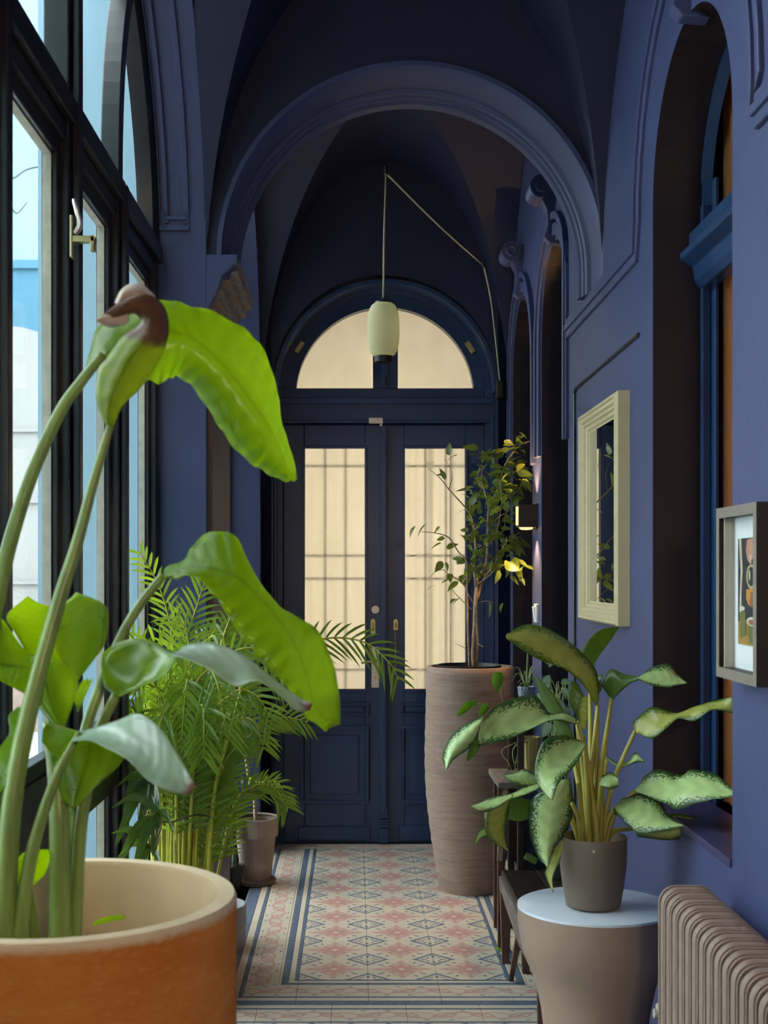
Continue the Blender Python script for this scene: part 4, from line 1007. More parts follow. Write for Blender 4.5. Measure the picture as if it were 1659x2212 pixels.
leaf(bop, M['bop'], c2, [(770,265),(850,235),(950,230),(1050,250),(1130,285),(1220,370),(1300,460),(1360,540),(1410,640),(1450,760),(1480,870),(1560,985)],
     [(780,235),(870,190),(915,120),(1010,58),(1120,95),(1175,225),(1255,350),(1370,450),(1480,510),(1560,650),(1600,830),(1606,965)],
     [(770,280),(840,282),(900,268),(980,330),(1050,420),(1110,520),(1180,610),(1260,690),(1330,765),(1390,850),(1450,940),(1535,1003)], 2.0, 1.88, .07, -.04, ripple=.004)
leaf(bop, M['bopsheentip'], c2, [(545,840),(610,770),(700,700),(790,650),(830,640),(900,640),(1000,660),(1100,700),(1200,730),(1300,800),(1390,862),(1470,885)],
     [(490,790),(485,640),(600,572),(720,580),(818,632),(880,597),(980,585),(1080,610),(1180,665),(1290,755),(1390,832),(1472,872)],
     [(560,835),(660,795),(760,750),(825,680),(835,650),(920,680),(1010,725),(1110,790),(1210,765),(1310,825),(1400,905),(1460,905)], 1.86, 1.70, .05, -.07)
M['bopsheen'] = leafmat('broad_leaf_sheen_face', G_D, G_L, G_T, sky_sheen=(-.3, -.1, (.36, .50, .42)), stripes=70, tr=.3, rough=.22, brown=(.93, .99, (.24, .12, .08)))  # pale face is sky reflection put into the colour
leaf(bop, M['bopsheen'], c2, [(345,1035),(420,1030),(520,1040),(620,1070),(720,1130),(800,1190),(910,1275)], [(370,1005),(450,985),(560,950),(650,920),(750,985),(850,1130),(922,1262)], [(340,1050),(420,1045),(500,1080),(600,1135),(700,1235),(800,1285),(890,1303)], 1.80, 1.64, .04, -.08)
leaf(bop, M['bop'], c2, [(255,1122),(300,1065),(375,1010)], [(195,1050),(225,968),(372,1004)], [(275,1128),(340,1090),(382,1020)], 1.80, 1.80, .02, 0)
leaf(bop, M['bop'], c2, [(430,1045),(410,1150),(375,1260),(345,1370)], [(285,1085),(252,1190),(280,1310),(338,1366)], [(592,1128),(540,1188),(450,1265),(352,1372)], 1.82, 1.82, .04, .02)
leaf(bop, M['bop'], zF, [(640,270),(640,430),(655,650),(720,850),(820,1000),(925,1150)], [(330,150),(85,380),(160,560),(290,780),(400,960),(880,1130)], [(910,105),(1230,240),(1295,420),(1250,720),(1110,925),(940,1150)], 2.02, 1.98, -.05, -.03)
leaf(bop, M['bop'], zF, [(-300,900),(0,975),(330,1010),(520,1090)], [(-300,300),(0,400),(300,800),(540,880)], [(-300,1000),(0,1160),(330,1340),(440,1410)], 1.86, 1.90, .06, -.05)
leaf(bop, M['bop'], zF, [(520,1000),(560,1250),(630,1480),(720,1715)], [(440,1120),(430,1400),(560,1600),(690,1722)], [(640,885),(915,1090),(885,1400),(770,1722)], 1.88, 1.84, .02, .05)
leaf(bop, M['bop'], zF, [(900,1430),(970,1290),(1060,1160)], [(870,1440),(955,1210),(1050,1128)], [(930,1540),(1010,1370),(1112,1135)], 1.86, 1.88, -.02, .03)
leaf(bop, M['bop'], c2, [(100,890),(80,960),(60,1080),(20,1180),(-20,1290)], [(82,890),(40,935),(45,1010),(-10,1095),(-60,1200)], [(115,895),(115,985),(95,1120),(65,1225),(5,1285)], 1.84, 1.80, .04, -.02)
leaf(bop, M['bop'], zI, [(405,1050),(300,1150),(230,1250),(225,1350)], [(390,1035),(200,1060),(110,1190),(150,1330)], [(410,1070),(375,1220),(290,1310),(232,1355)], 1.86, 1.86, -.02, .03)
leaf(bop, M['bop'], zI, [(760,1640),(900,1600),(1020,1580)], [(780,1620),(900,1575),(1030,1572)], [(760,1660),(900,1625),(1020,1600)], 1.72, 1.76, 0, 0)
def S(lst, r0, r1, name='stalk'):
    pts = [P(x, y, d) for x, y, d in lst]; return stalk(bop, M['bopstalk'], pts, r0, r1, name)
zz = .89
S([(-60,2090,1.92),(-70,1700,1.92),(-35,1450,1.92),(5,1240,1.92),(40,1110,1.92),(75,1010,1.92),(130,890,1.92),(175,825,1.92),(222,766,1.93)], .014, .007)
S([(5,2100,1.80),(20,1800,1.80),(45,1620,1.81),(85,1450,1.82),(130,1290,1.84),(165,1180,1.85),(200,1050,1.86),(238,920,1.86)], .016, .0055)
S([(150,2100,1.92),(152,1850,1.92),(165,1700,1.93),(185,1580,1.94),(215,1490,1.95),(260,1380,1.97),(300,1310,1.99),(353,1242,2.0)], .010, .0065)
S([(160,2100,1.88),(170,1850,1.88),(185,1720,1.87),(215,1580,1.86),(250,1503,1.86)], .010, .007)
S([(130,2100,1.86),(130,1900,1.86),(128,1750,1.86),(120,1640,1.88),(110,1560,1.9)], .016, .012)
S([(40,2100,1.80),(48,1960,1.80),(72,1830,1.80),(108,1715,1.80),(140,1640,1.80),(172,1582,1.80)], .012, .0045)
S([(82,2080,1.92),(70,1980,1.90),(60,1920,1.88),(60,1900,1.86)], .008, .006)
S([(115,2100,2.0),(116,1800,2.0),(114,1600,2.01),(112,1400,2.02),(115,1310,2.02)], .006, .004)
S([(-40,2100,1.9),(-10,1800,1.88),(-8,1700,1.86)], .012, .008)

# ---- areca palm by the window pier
pal = empty('potted_areca_palm', P(385, 1870, 4.02)*Vector((1, 1, 0)) if False else (P(385, 1870, 4.02).x, 4.02, 0), label='bushy feathery palm with yellow green canes before the left window', cat='potted plant')
M['palm'] = leafmat('palm_leaflet_green', (.07, .17, .015), (.16, .28, .03), (.55, .75, .04), tr=.45, stripes=8, rough=.28)
M['cane'] = simple('yellow_green_cane', (.42, .44, .04), .45, var=.25, scale=18)
pcx, pcy = P(385, 1870, 4.02).x, 4.02
M['darkpot'] = simple('charcoal_plastic_pot', (.02, .02, .022), .5)
planter(pal, (pcx, pcy, 0), [(.11, 0), (.12, .05), (.145, .33), (.150, .36)], .008, M['darkpot'], .33, .137)
rp = random.Random(11)
def frond(parent, pts, ll, mat, nl=30, start=.40, droop=.25, name='frond', lw=.0044, cmat=None, spread=1.0):
    pts = cr(pts, 8); m = len(pts); mb = MB()
    mb.tube(pts, [.006-.005*i/(m-1) for i in range(m)], 6, mi=1)
    acc = [0]
    for a, b in zip(pts, pts[1:]): acc.append(acc[-1]+(b-a).length)
    tot = acc[-1]
    for k in range(nl):
        t = start+(1-start)*(k+.5)/nl; s = t*tot
        i = max(j for j in range(m-1) if acc[j] <= s); f = (s-acc[i])/max(1e-6, acc[i+1]-acc[i])
        p = pts[i].lerp(pts[i+1], f); tg = (pts[i+1]-pts[i]).normalized()
        for sd in (-1, 1):
            side = tg.cross(Vector((0, -1, .25))).normalized()*sd
            q = (k+.5)/nl; L = ll*(.55+.9*q-1.05*q*q+.15)*rp.uniform(.85, 1.1)
            dr = (tg*(.55+.5*q)+side*(.8*spread)+Vector((rp.uniform(-.1, .1), rp.uniform(-.35, .35), .12))).normalized()
            wv = dr.cross(Vector((rp.uniform(-.3, .3), -1, rp.uniform(-.2, .5)))).normalized()
            rows = []; uvs = []
            for j in range(5):
                u = j/4; c = p+dr*L*u+Vector((0, 0, -droop*L*u*u)); w = lw*(math.sin(PI*min(1, .12+u*.88))**.7)*(1 if j < 4 else .0)+.0004
                rows.append([c-wv*w, c+Vector((0, -.001, .0))*1, c+wv*w]); uvs.append([(u, 0), (u, .5), (u, 1)])
            mb.quadgrid(rows, uvs=uvs)
    return mb.build(name, [mat, cmat or M['cane']], parent, smooth=True)
FR = [  # photo points of each frond's rachis (x, y, distance), leaflet length in metres
 ([(395,1880,4.02),(385,1600,4.0),(395,1420,3.95),(425,1310,3.9),(450,1235,3.88)], .15),
 ([(380,1880,4.02),(380,1560,4.05),(372,1380,4.05),(345,1270,4.0),(300,1190,3.95)], .11),
 ([(360,1880,4.0),(345,1560,3.95),(315,1430,3.9),(280,1370,3.85),(255,1370,3.8)], .12),
 ([(420,1880,4.05),(440,1560,4.1),(470,1420,4.15),(495,1340,4.2),(510,1320,4.2)], .13),
 ([(405,1880,4.02),(430,1560,4.0),(480,1430,4.0),(550,1400,4.0),(610,1450,3.98)], .13),
 ([(430,1880,4.05),(470,1620,4.15),(560,1460,4.3),(680,1385,4.4),(780,1385,4.45),(840,1430,4.45),(862,1470,4.45)], .14),
 ([(440,1880,4.05),(490,1680,4.1),(550,1580,4.2),(610,1550,4.25),(665,1560,4.25)], .12),
 ([(450,1880,4.05),(500,1760,4.1),(545,1700,4.15),(590,1700,4.2),(620,1745,4.2)], .11),
 ([(390,1880,4.0),(395,1560,3.9),(405,1470,3.85),(400,1500,3.78),(390,1620,3.75)], .14),
 ([(395,1880,4.0),(410,1560,3.9),(445,1450,3.85),(470,1480,3.78),(490,1600,3.75)], .14),
 ([(375,1880,4.0),(355,1560,3.9),(325,1480,3.85),(290,1500,3.8),(265,1580,3.78)], .13),
 ([(365,1880,4.0),(335,1620,3.95),(300,1560,3.9),(270,1590,3.85),(245,1650,3.82)], .12),
 ([(400,1880,4.1),(410,1520,4.15),(430,1400,4.2),(500,1370,4.2),(560,1430,4.2)], .13),
 ([(385,1880,4.0),(370,1500,3.95),(345,1400,3.9),(310,1390,3.85),(280,1440,3.82)], .13),
 ([(410,1880,4.1),(430,1500,4.2),(455,1380,4.25),(480,1360,4.3),(520,1380,4.3)], .12),
 ([(415,1880,4.05),(450,1600,4.0),(500,1500,3.95),(550,1500,3.92),(590,1560,3.9)], .13),
 ([(425,1880,4.05),(470,1650,4.0),(510,1560,3.95),(550,1560,3.9),(570,1620,3.9)], .12),
 ([(380,1880,4.0),(380,1620,3.85),(370,1540,3.8),(350,1550,3.75),(330,1640,3.72)], .13),
 ([(400,1880,4.0),(420,1620,3.85),(430,1530,3.8),(440,1540,3.75),(440,1640,3.72)], .13),
 ([(440,1880,4.1),(480,1640,4.2),(520,1480,4.25),(560,1450,4.3),(620,1490,4.3)], .12),
 ([(390,1880,4.0),(400,1640,3.9),(410,1440,3.9),(400,1360,3.9),(370,1330,3.9)], .12),
 ([(435,1880,4.0),(455,1760,3.95),(480,1660,3.95),(505,1620,3.95),(530,1600,3.95)], .11),
]
for pts, ll in FR:
    q = [P(*p) for p in pts]
    q[0] = Vector((pcx+(q[0].x-pcx)*.8, q[0].y, .34)); frond(pal, q, ll, M['palm'])
for k in range(34):
    a = (k+.5)/34; bx = 330+112*a+rp.uniform(-6, 6); tx = 300+240*a+rp.uniform(-14, 14); d = 3.98+rp.uniform(-.07, .09)
    q0 = P(bx, 1880, d); q0.z = .34
    stalk(pal, M['cane'], [q0, P(bx*.8+tx*.2, 1740, d), P(bx*.45+tx*.55, 1600, d+rp.uniform(-.05, .05)), P(tx, rp.uniform(1430, 1540), d+rp.uniform(-.1, .1))], .0058, .0025, 'cane', 6, 3)
mb = MB(); mb.tube([P(330+125*k/12, 1768+8*math.sin(k*.5), 3.86-.02*math.sin(PI*k/12)) for k in range(13)], .002, 5); mb.build('tie', M['black'], pal)

# ---- dark broad palm low by the window
lp = empty('potted_lady_palm', (P(300, 1870, 3.62).x, 3.62, 0), label='low dark palm with broad drooping leaf fingers under the areca palm', cat='potted plant')
M['lady'] = leafmat('dark_glossy_palm', (.025, .07, .012), (.055, .12, .02), (.14, .25, .02), tr=.25, stripes=14, rough=.2)
lx = P(300, 1870, 3.62).x
planter(lp, (lx, 3.62, 0), [(.075, 0), (.10, .22), (.104, .24)], .006, M['darkpot'], .22, .094)
for (hx, hy, hd), tips in (((330,1690,3.62), [(250,1700),(262,1790),(248,1830),(300,1800),(340,1790),(285,1720)]), ((345,1755,3.56), [(240,1745),(250,1880),(290,1870),(330,1850),(375,1800)]), ((310,1640,3.66), [(240,1650),(268,1760),(315,1760),(360,1700)]), ((320,1830,3.6), [(255,1850),(240,1800),(300,1880),(350,1880)])):
    h = P(hx, hy, hd); base = Vector((lx, 3.62, .22)); stalk(lp, M['cane'], [base, base.lerp(h, .5)+Vector((0, 0, .06)), h], .004, .003, 'cane', 6)
    for (tx, ty) in tips:
        t = P(tx, ty, hd-rp.uniform(.02, .12)); dv = t-h; mid = h.lerp(t, .5)+Vector((0, 0, .25*abs(dv.x)+.008))
        C = cr([h, mid, t], 6); rows = []; uvs = []; wv = dv.cross(Vector((0, 1, .3))).normalized()
        for i, p in enumerate(C):
            u = i/(len(C)-1); w = .013*math.sin(PI*(.06+.94*u))**.6*(1 if i < len(C)-1 else 0)+.0005
            rows.append([p-wv*w, p+Vector((0, -.002, 0)), p+wv*w]); uvs.append([(u, 0), (u, .5), (u, 1)])
        mb = MB(); mb.quadgrid(rows, uvs=uvs); mb.build('leaf', M['lady'], lp, smooth=True)

# ---- small terracotta pot with a thin bare trunk, left of the door
sd = 6.4; s0 = P(553, 1780, sd)
sm = empty('potted_dracaena', (s0.x, sd, 0), label='slender trunked plant in small weathered terracotta pot beside the door', cat='potted plant')
mt, nt, out = newmat('weathered_small_terracotta'); co = coords(nt); n1 = noise(nt, co, 9, 5); _, _, pz = xyz(nt, co)
c = mixc(nt, step(n1, .3, .7), (.27, .20, .165), (.42, .335, .275)); c = mixc(nt, step(pz+n1*.2, .19, .10)*.75, c, (.13, .115, .095)); bsdf(nt, out, c, .9, 0, .1, bump(nt, noise(nt, co, 60), .2))
planter(sm, (s0.x, sd, .012), [(.070, 0), (.074, .02), (.096, .215), (.097, .218), (.108, .222), (.113, .305), (.112, .31)], .012, mt, .285, .098)
mb = MB(); mb.lathe([(.070, 0), (.092, .004), (.098, .024), (.092, .024), (.088, .010), (.0001, .010)], (s0.x, sd, 0), 36); mb.build('saucer', mt, sm, auto=.6)
trk = [P(553, 1785, sd), P(549, 1720, sd), P(538, 1680, sd), P(530, 1620, sd), P(527, 1560, sd), P(532, 1480, sd), P(528, 1420, sd)]
trk[0].z = .29; M['trunk'] = simple('pale_thin_trunk', (.46, .36, .22), .8, var=.2, scale=40)
stalk(sm, M['trunk'], trk, .0105, .006, 'trunk')
for k in range(26):
    b = trk[4].lerp(trk[6], rp.random()); a = rp.uniform(0, 2*PI); L = rp.uniform(.10, .20)
    if b.x+L*math.cos(a) < XL-.12: a = PI-a
    t = b+Vector((L*math.cos(a), L*.6*math.sin(a), rp.uniform(-.10, .06))); C = cr([b, b.lerp(t, .5)+Vector((0, 0, .045)), t], 4); wv = (t-b).cross(Vector((0, 0, 1))).normalized()
    rows = [[p-wv*.006*math.sin(PI*(.1+.88*i/8)), p+wv*.006*math.sin(PI*(.1+.88*i/8))] for i, p in enumerate(C)]
    mb = MB(); mb.quadgrid(rows, uvs=[[(i/8, 0), (i/8, 1)] for i in range(9)]); mb.build('leaf', M['palm'], sm, smooth=True)
frond(sm, [trk[2], P(560, 1690, 6.3), P(600, 1690, 6.25), P(625, 1745, 6.2)], .08, M['palm'], 10, .3, name='frond')

# ---- dark trailing cactus behind it, grey pot in front of the pier
cq = P(497, 1868, 6.3)
cac = empty('potted_cactus', (cq.x, 6.3, 0), label='dark ragged column cactus standing left of the small terracotta pot', cat='potted plant')
M['cact'] = simple('dark_green_cactus', (.018, .032, .014), .7, var=.5, scale=40, bmp=.8, bscale=50)
planter(cac, (cq.x, 6.3, 0), [(.05, 0), (.065, .10), (.067, .11)], .006, M['darkpot'], .095, .058)
for dx, dy, h in ((0, 0, 1.0), (.022, -.02, .72), (-.02, .02, .85)):
    mb = MB(); mb.tube([(cq.x+dx+.006*math.sin(k*1.3), 6.3+dy, .09+h*k/14) for k in range(15)], [.015+.004*math.sin(k*2.1) for k in range(14)]+[.004], 7); mb.build('stem', M['cact'], cac)
gq = P(532, 1950, 5.33)
gp = empty('grey_cylinder_pot', (gq.x-.13, 5.33, 0), label='plain pale grey cylinder pot half hidden behind the orange planter', cat='pot')
M['greypot'] = simple('pale_grey_stoneware', (.33, .34, .35), .6, var=.06)
gz = CAMZ-(1952-CY)*5.33/F
mb = MB(); mb.lathe([(.124, 0), (.127, .01), (.127, gz*.5), (.130, gz*.52), (.130, gz-.004), (.127, gz), (.120, gz), (.118, gz-.03), (.0001, gz-.03)], (gq.x-.13, 5.33, 0), 48); mb.build('body', M['greypot'], gp, auto=.6)

# ---- weeping fig in the tall ribbed planter
td = 6.28; tq = P(1015, 1440, td)
fic = empty('potted_weeping_fig', (tq.x, td, 0), label='small leaved fig tree in tall tapered brown planter by the door', cat='potted plant')
mt, nt, out = newmat('ribbed_brown_clay'); co = coords(nt, 'Object', (2.5, 2.5, 28)); n1 = noise(nt, co, 2.2, 5, .65, .4); n2 = noise(nt, coords(nt), 40, 4)
c = mixc(nt, step(n1, .32, .66), (.28, .20, .155), (.38, .285, .23)); c = mixc(nt, step(n2, .55, .8)*.4, c, (.44, .34, .28)); bsdf(nt, out, c, .9, 0, .12, bump(nt, n1, .28, .006))
tz = tq.z
mb = MB(); prof = []
for k in range(41):
    t = k/40; r = .142+(.2145-.142)*math.sin(min(1, t/.62)*PI/2)**.85 - (.008*max(0, (t-.62)/.38)**2); prof.append((r+.0016*math.sin(k*2.3), tz*t))
mb.lathe(prof+[(prof[-1][0]-.003, tz+.003), (prof[-1][0]-.018, tz+.003), (prof[-1][0]-.022, tz-.05), (prof[-1][0]-.03, tz-.1)], (tq.x, td, 0), 56, wob=.0016); mb.build('planter', mt, fic, auto=.8)
mb = MB(); mb.lathe([(.150, tz-.02), (.155, tz+.008), (.150, tz+.010), (.142, tz-.02)], (tq.x-.005, td, 0), 40, capb=False); mb.build('inner_pot_rim', M['darkpot'], fic, auto=.6)
mb = MB(); mb.lathe([(.19, tz-.03), (.05, tz-.022), (.0001, tz-.02)], (tq.x, td, 0), 28, capb=False); mb.build('soil', M['soil'], fic, smooth=True)
zf = crop(860, 930, .24869)
BR = [([(655,2060),(650,1900),(665,1700),(670,1500),(690,1300),(760,1180),(775,1020),(780,850),(790,680),(870,500),(920,320),(1000,190),(1070,120),(1150,90)], .0105, .002, 0),
      ([(680,2060),(690,1800),(680,1560),(680,1400),(660,1200),(672,1000),(650,800),(600,690),(440,510),(360,410),(260,330)], .008, .0015, -.05),
      ([(620,2060),(610,1800),(600,1400),(595,1150),(520,1050),(440,930),(320,890),(200,880)], .006, .0015, -.1),
      ([(690,1460),(740,1300),(830,1170),(890,1060),(960,950),(1060,930),(1110,1000)], .006, .0015, .05),
      ([(670,1350),(780,1270),(890,1170),(980,1190),(1060,1220)], .004, .0012, -.1), ([(650,1500),(560,1330),(440,1250),(390,1210),(320,1230),(260,1290)], .003, .001, -.12),
      ([(790,700),(760,560),(720,400),(780,240),(730,170)], .0045, .0012, .05), ([(870,500),(960,420),(1060,320),(1140,330)], .003, .001, -.05), ([(900,620),(1000,560),(1080,480),(1150,500)], .003, .001, -.08),
      ([(440,510),(470,400),(440,300),(400,250)], .002, .0008, -.05), ([(620,700),(640,600),(720,520),(700,450)], .003, .001, .08), ([(640,1560),(580,1500),(500,1420),(430,1340)], .003, .001, -.06), ([(690,1500),(760,1480),(850,1500)], .002, .001, -.06),
      ([(780,850),(860,760),(960,700),(1010,640)], .003, .001, -.1), ([(780,1000),(850,900),(880,760),(900,600),(880,420)], .004, .0012, -.14), ([(640,1920),(560,1880),(500,1850)], .002, .0008, -.1), ([(690,1850),(740,1880)], .002, .001, -.1)]
rf = random.Random(3); twig_pts = []
for pts, r0, r1, dd in BR:
    n = len(pts); q = [P(*zf(x, y), td+dd*i/(n-1)*1.2+(rf.uniform(-.02, .02) if i else 0)) for i, (x, y) in enumerate(pts)]
    stalk(fic, M['bark'], q, r0, r1, 'branch', 8, 4)
    cc = cr(q, 6)
    for i, p in enumerate(cc):
        if i > len(cc)*.35: twig_pts.append((p, (cc[min(i+1, len(cc)-1)]-cc[max(0, i-1)]).normalized(), r0))
M['fig'] = leafmat('fig_leaf_green', (.065, .12, .02), (.15, .21, .045), (.42, .45, .05), tr=.32, stripes=10, rough=.35)
mb = MB(); rows = []; uvs = []
for i in range(9):
    u = i/8; w = .30*math.sin(PI*u**.8)**.9*(1-.35*u); z = -.35*u*u; rows.append([(-w, u, z+.10*w), (0, u, z), (w, u, z+.10*w)]); uvs.append([(u, 0), (u, .5), (u, 1)])
mb.quadgrid(rows, uvs=uvs); fl = mb.build('leaf', M['fig'], None, smooth=True)
heavy = [p for p in twig_pts if p[0].x > P(1000, 1200, td).x and p[0].z > 1.45]
cnt = 0
while cnt < 298:
    p, tg, r0 = rf.choice(heavy if rf.random() < .74 else twig_pts)
    if p.z < tz+.12 and rf.random() < .8: continue
    o = fl if cnt == 0 else fl.copy()
    if cnt: link(o)
    s = rf.uniform(.048, .082); dr = (tg*.5+Vector((rf.uniform(-1, 1), rf.uniform(-1, 1), rf.uniform(-1.0, .35)))).normalized()
    off = Vector((rf.uniform(-.045, .045), rf.uniform(-.07, .07), rf.uniform(-.04, .045)))
    pos = p+off
    if pos.x > XR-.04 or (abs(pos.x-.80) < .06 and abs(pos.z-sz) < .07 and pos.y > 6.0): pos.x -= .10
    o.rotation_euler = dr.to_track_quat('Y', 'Z').to_euler(); o.rotation_euler.rotate_axis('Y', rf.uniform(-1.2, 1.2))
    o.location = pos; o.scale = (s*rf.uniform(.8, 1.15), s, s); o.parent = fic; o.matrix_parent_inverse = world_of(fic).inverted(); cnt += 1

# ---- aglaonema on the drum stool
ad = 3.42; aq = P(1281, 1975, ad)
ag = empty('potted_aglaonema', (aq.x, ad, Z), label='variegated broad leaved plant in taupe pot on the drum stool', cat='potted plant')
M['taupe'] = simple('matt_taupe_pot', (.165, .135, .105), .6, var=.06, spec=.3)
planter(ag, (aq.x, ad, Z+.001), [(.058, 0), (.070, .006), (.078, .05), (.0855, .11), (.0872, .15), (.0868, .182)], .005, M['taupe'], .155, .081)
M['agl'] = leafmat('variegated_leaf', (.030, .085, .028), (.06, .14, .04), (.14, .26, .03), blotch=(.60, .84, .34), tr=.34, stripes=34, rough=.25)
M['agl2'] = leafmat('variegated_leaf_yellowing', (.045, .11, .02), (.10, .19, .03), (.30, .38, .03), blotch=(.54, .58, .14), tr=.4, stripes=34, rough=.25)
M['aglu'] = leafmat('variegated_leaf_underside', (.07, .15, .03), (.12, .22, .05), (.34, .50, .06), tr=.45, stripes=34, rough=.35)
M['aglstalk'] = simple('yellow_olive_petiole', (.38, .36, .07), .4, var=.25, scale=16, stretch=(3, 3, .5))
A1 = crop(940, 1320, .21700); A2 = crop(1000, 1620, .19289); A3 = crop(1240, 1340, .23515)
def AL(*a, **k): return leaf(ag, *a, **k)
AL(M['agl2'], A1, [(1620,930),(1510,680),(1410,560),(1260,430),(1100,330),(900,260),(706,255)], [(1630,820),(1605,600),(1450,400),(1250,250),(1050,150),(880,140),(708,228)], [(1590,930),(1480,745),(1280,575),(1060,495),(900,410),(780,325),(712,278)], 3.48, 3.36, .06, -.03)
AL(M['agl'], A1, [(1410,1105),(1280,1050),(1130,1075),(950,1100),(750,1110),(560,1150),(440,1190)], [(1400,1060),(1280,1010),(1130,1010),(1000,840),(820,860),(600,950),(480,1080)], [(1400,1130),(1250,1095),(1120,1095),(900,1200),(700,1290),(560,1320),(430,1350)], 3.45, 3.30, .05, -.05)
AL(M['agl'], A1, [(455,1110),(350,1220),(220,1350),(150,1450),(110,1582)], [(490,1040),(280,1140),(150,1260),(75,1440),(106,1575)], [(440,1165),(400,1290),(290,1400),(180,1480),(116,1584)], 3.30, 3.24, .04, .02)
AL(M['aglu'], A1, [(430,1200),(380,1350),(318,1490)], [(400,1230),(340,1360),(310,1488)], [(437,1370),(400,1430),(330,1492)], 3.31, 3.28, 0, .02)
AL(M['aglu'], A1, [(1330,1250),(1230,1080),(1130,880),(1005,640)], [(1250,1240),(1150,1060),(1060,880),(998,650)], [(1370,1230),(1290,1020),(1180,830),(1020,660)], 3.54, 3.56, .02, .0)
AL(M['aglu'], A3, [(150,430),(210,270),(300,150),(410,60)], [(70,280),(150,160),(260,80),(406,57)], [(170,420),(250,300),(340,180),(412,63)], 3.55, 3.58, -.02, .02)
AL(M['agl'], fp, [(1263,1606),(1230,1625),(1200,1645),(1182,1670),(1180,1700),(1190,1728)], [(1255,1600),(1215,1588),(1175,1600),(1156,1650),(1160,1690),(1188,1727)], [(1264,1612),(1250,1640),(1235,1662),(1212,1685),(1202,1702),(1194,1729)], 3.42, 3.30, .03, -.03)
AL(M['agl'], A2, [(1150,330),(1030,590),(985,760),(960,950),(945,1130),(948,1320)], [(1060,335),(785,525),(735,700),(755,950),(830,1180),(940,1314)], [(1195,325),(1240,560),(1220,760),(1130,960),(1010,1120),(955,1318)], 3.38, 3.32, .03, .03, ripple=.004)
AL(M['agl2'], A2, [(1110,1010),(1050,1200),(980,1400),(1010,1592)], [(1000,1130),(940,1310),(918,1385),(1002,1590)], [(1125,1000),(1090,1230),(1005,1420),(1018,1597)], 3.36, 3.34, .02, -.01)
AL(M['agl'], A2, [(860,400),(700,460),(550,520),(350,590),(110,640)], [(860,370),(700,405),(560,480),(300,540),(95,630)], [(870,430),(720,500),(540,560),(380,650),(200,695)], 3.42, 3.36, .03, -.02)
AL(M['agl2'], A2, [(520,540),(400,690),(370,850),(420,1000),(500,1130)], [(240,700),(245,800),(260,940),(360,1050),(495,1128)], [(550,505),(520,640),(480,850),(480,990),(510,1135)], 3.37, 3.36, -.02, .03)
AL(M['aglu'], A2, [(540,520),(620,640),(760,680)], [(550,505),(660,540),(770,565)], [(505,780),(640,800),(735,770)], 3.40, 3.42, .02, .0)
AL(M['agl'], A2, [(850,380),(700,310),(580,300),(475,290)], [(830,290),(690,212),(600,250),(470,285)], [(850,410),(700,420),(560,380),(480,300)], 3.46, 3.42, .05, -.03)
AL(M['agl'], A2, [(260,900),(190,960),(130,1070)], [(240,870),(170,920),(125,1070)], [(290,970),(200,990),(140,1050)], 3.40, 3.38, 0, 0)
AL(M['aglu'], A2, [(835,1240),(760,1210),(695,1180)], [(845,1225),(760,1170),(712,1150)], [(810,1285),(730,1240),(680,1215)], 3.44, 3.42, .02, -.02)
AL(M['aglu'], A3, [(340,720),(400,620),(490,560),(600,530)], [(245,600),(330,450),(450,490),(600,515)], [(330,730),(440,640),(520,580),(605,545)], 3.48, 3.40, .05, 0)
AL(M['agl'], A3, [(590,525),(720,525),(850,540),(940,560),(1037,578)], [(600,514),(720,430),(870,400),(950,490),(1035,574)], [(590,540),(700,595),(860,615),(930,600),(1035,582)], 3.40, 3.36, .05, -.04)
AL(M['agl2'], A3, [(560,1010),(700,960),(850,910),(960,862),(1100,820),(1250,790),(1480,770)], [(535,940),(700,800),(870,830),(960,850),(1120,790),(1270,740),(1475,695)], [(560,1030),(720,1085),(860,980),(960,900),(1110,925),(1270,825),(1485,865)], 3.42, 3.22, .04, -.03)
AL(M['agl'], A3, [(290,1260),(400,1332),(500,1310),(580,1260),(665,1312)], [(285,1240),(400,1310),(490,1290),(565,1212),(640,1300)], [(320,1290),(410,1355),(500,1330),(600,1300),(670,1315)], 3.44, 3.40, .02, 0)
AL(M['agl'], A3, [(240,1490),(320,1470),(410,1480)], [(260,1430),(330,1395),(400,1440)], [(250,1520),(330,1550),(405,1530)], 3.40, 3.38, .03, -.02)
AL(M['agl'], A3, [(560,1560),(750,1555),(900,1550),(1100,1530),(1300,1560),(1500,1605)], [(590,1520),(720,1375),(980,1410),(1100,1365),(1330,1430),(1495,1600)], [(600,1590),(780,1660),(950,1735),(1150,1670),(1350,1640),(1500,1608)], 3.44, 3.16, .06, -.05, ripple=.004)
AL(M['agl'], A3, [(400,1690),(520,1730),(650,1790),(800,1850),(1005,1888)], [(430,1640),(600,1590),(780,1650),(870,1790),(1010,1885)], [(360,1740),(480,1870),(600,1960),(850,1930),(1000,1890)], 3.42, 3.24, .06, -.04)
AL(M['agl2'], A3, [(560,1900),(800,1930),(1000,1900),(1250,1905)], [(600,1850),(860,1780),(1080,1800),(1245,1900)], [(580,1990),(850,2020),(1050,1990),(1250,1912)], 3.46, 3.36, .04, 0)
AL(M['aglu'], A1, [(1430,1100),(1400,900),(1395,710)], [(1400,1030),(1330,900),(1340,700)], [(1440,1080),(1470,850),(1430,740)], 3.58, 3.60, 0, 0)
AL(M['agl2'], A1, [(1480,1180),(1480,1000),(1510,850)], [(1430,1100),(1420,980),(1470,830)], [(1500,1150),(1550,980),(1545,860)], 3.55, 3.56, 0, 0)
AL(M['aglu'], A3, [(250,560),(225,600),(215,660)], [(270,500),(200,510),(205,590)], [(255,640),(240,660),(218,670)], 3.5, 3.5, .02, 0)
base = Vector((aq.x, ad, Z+.15))
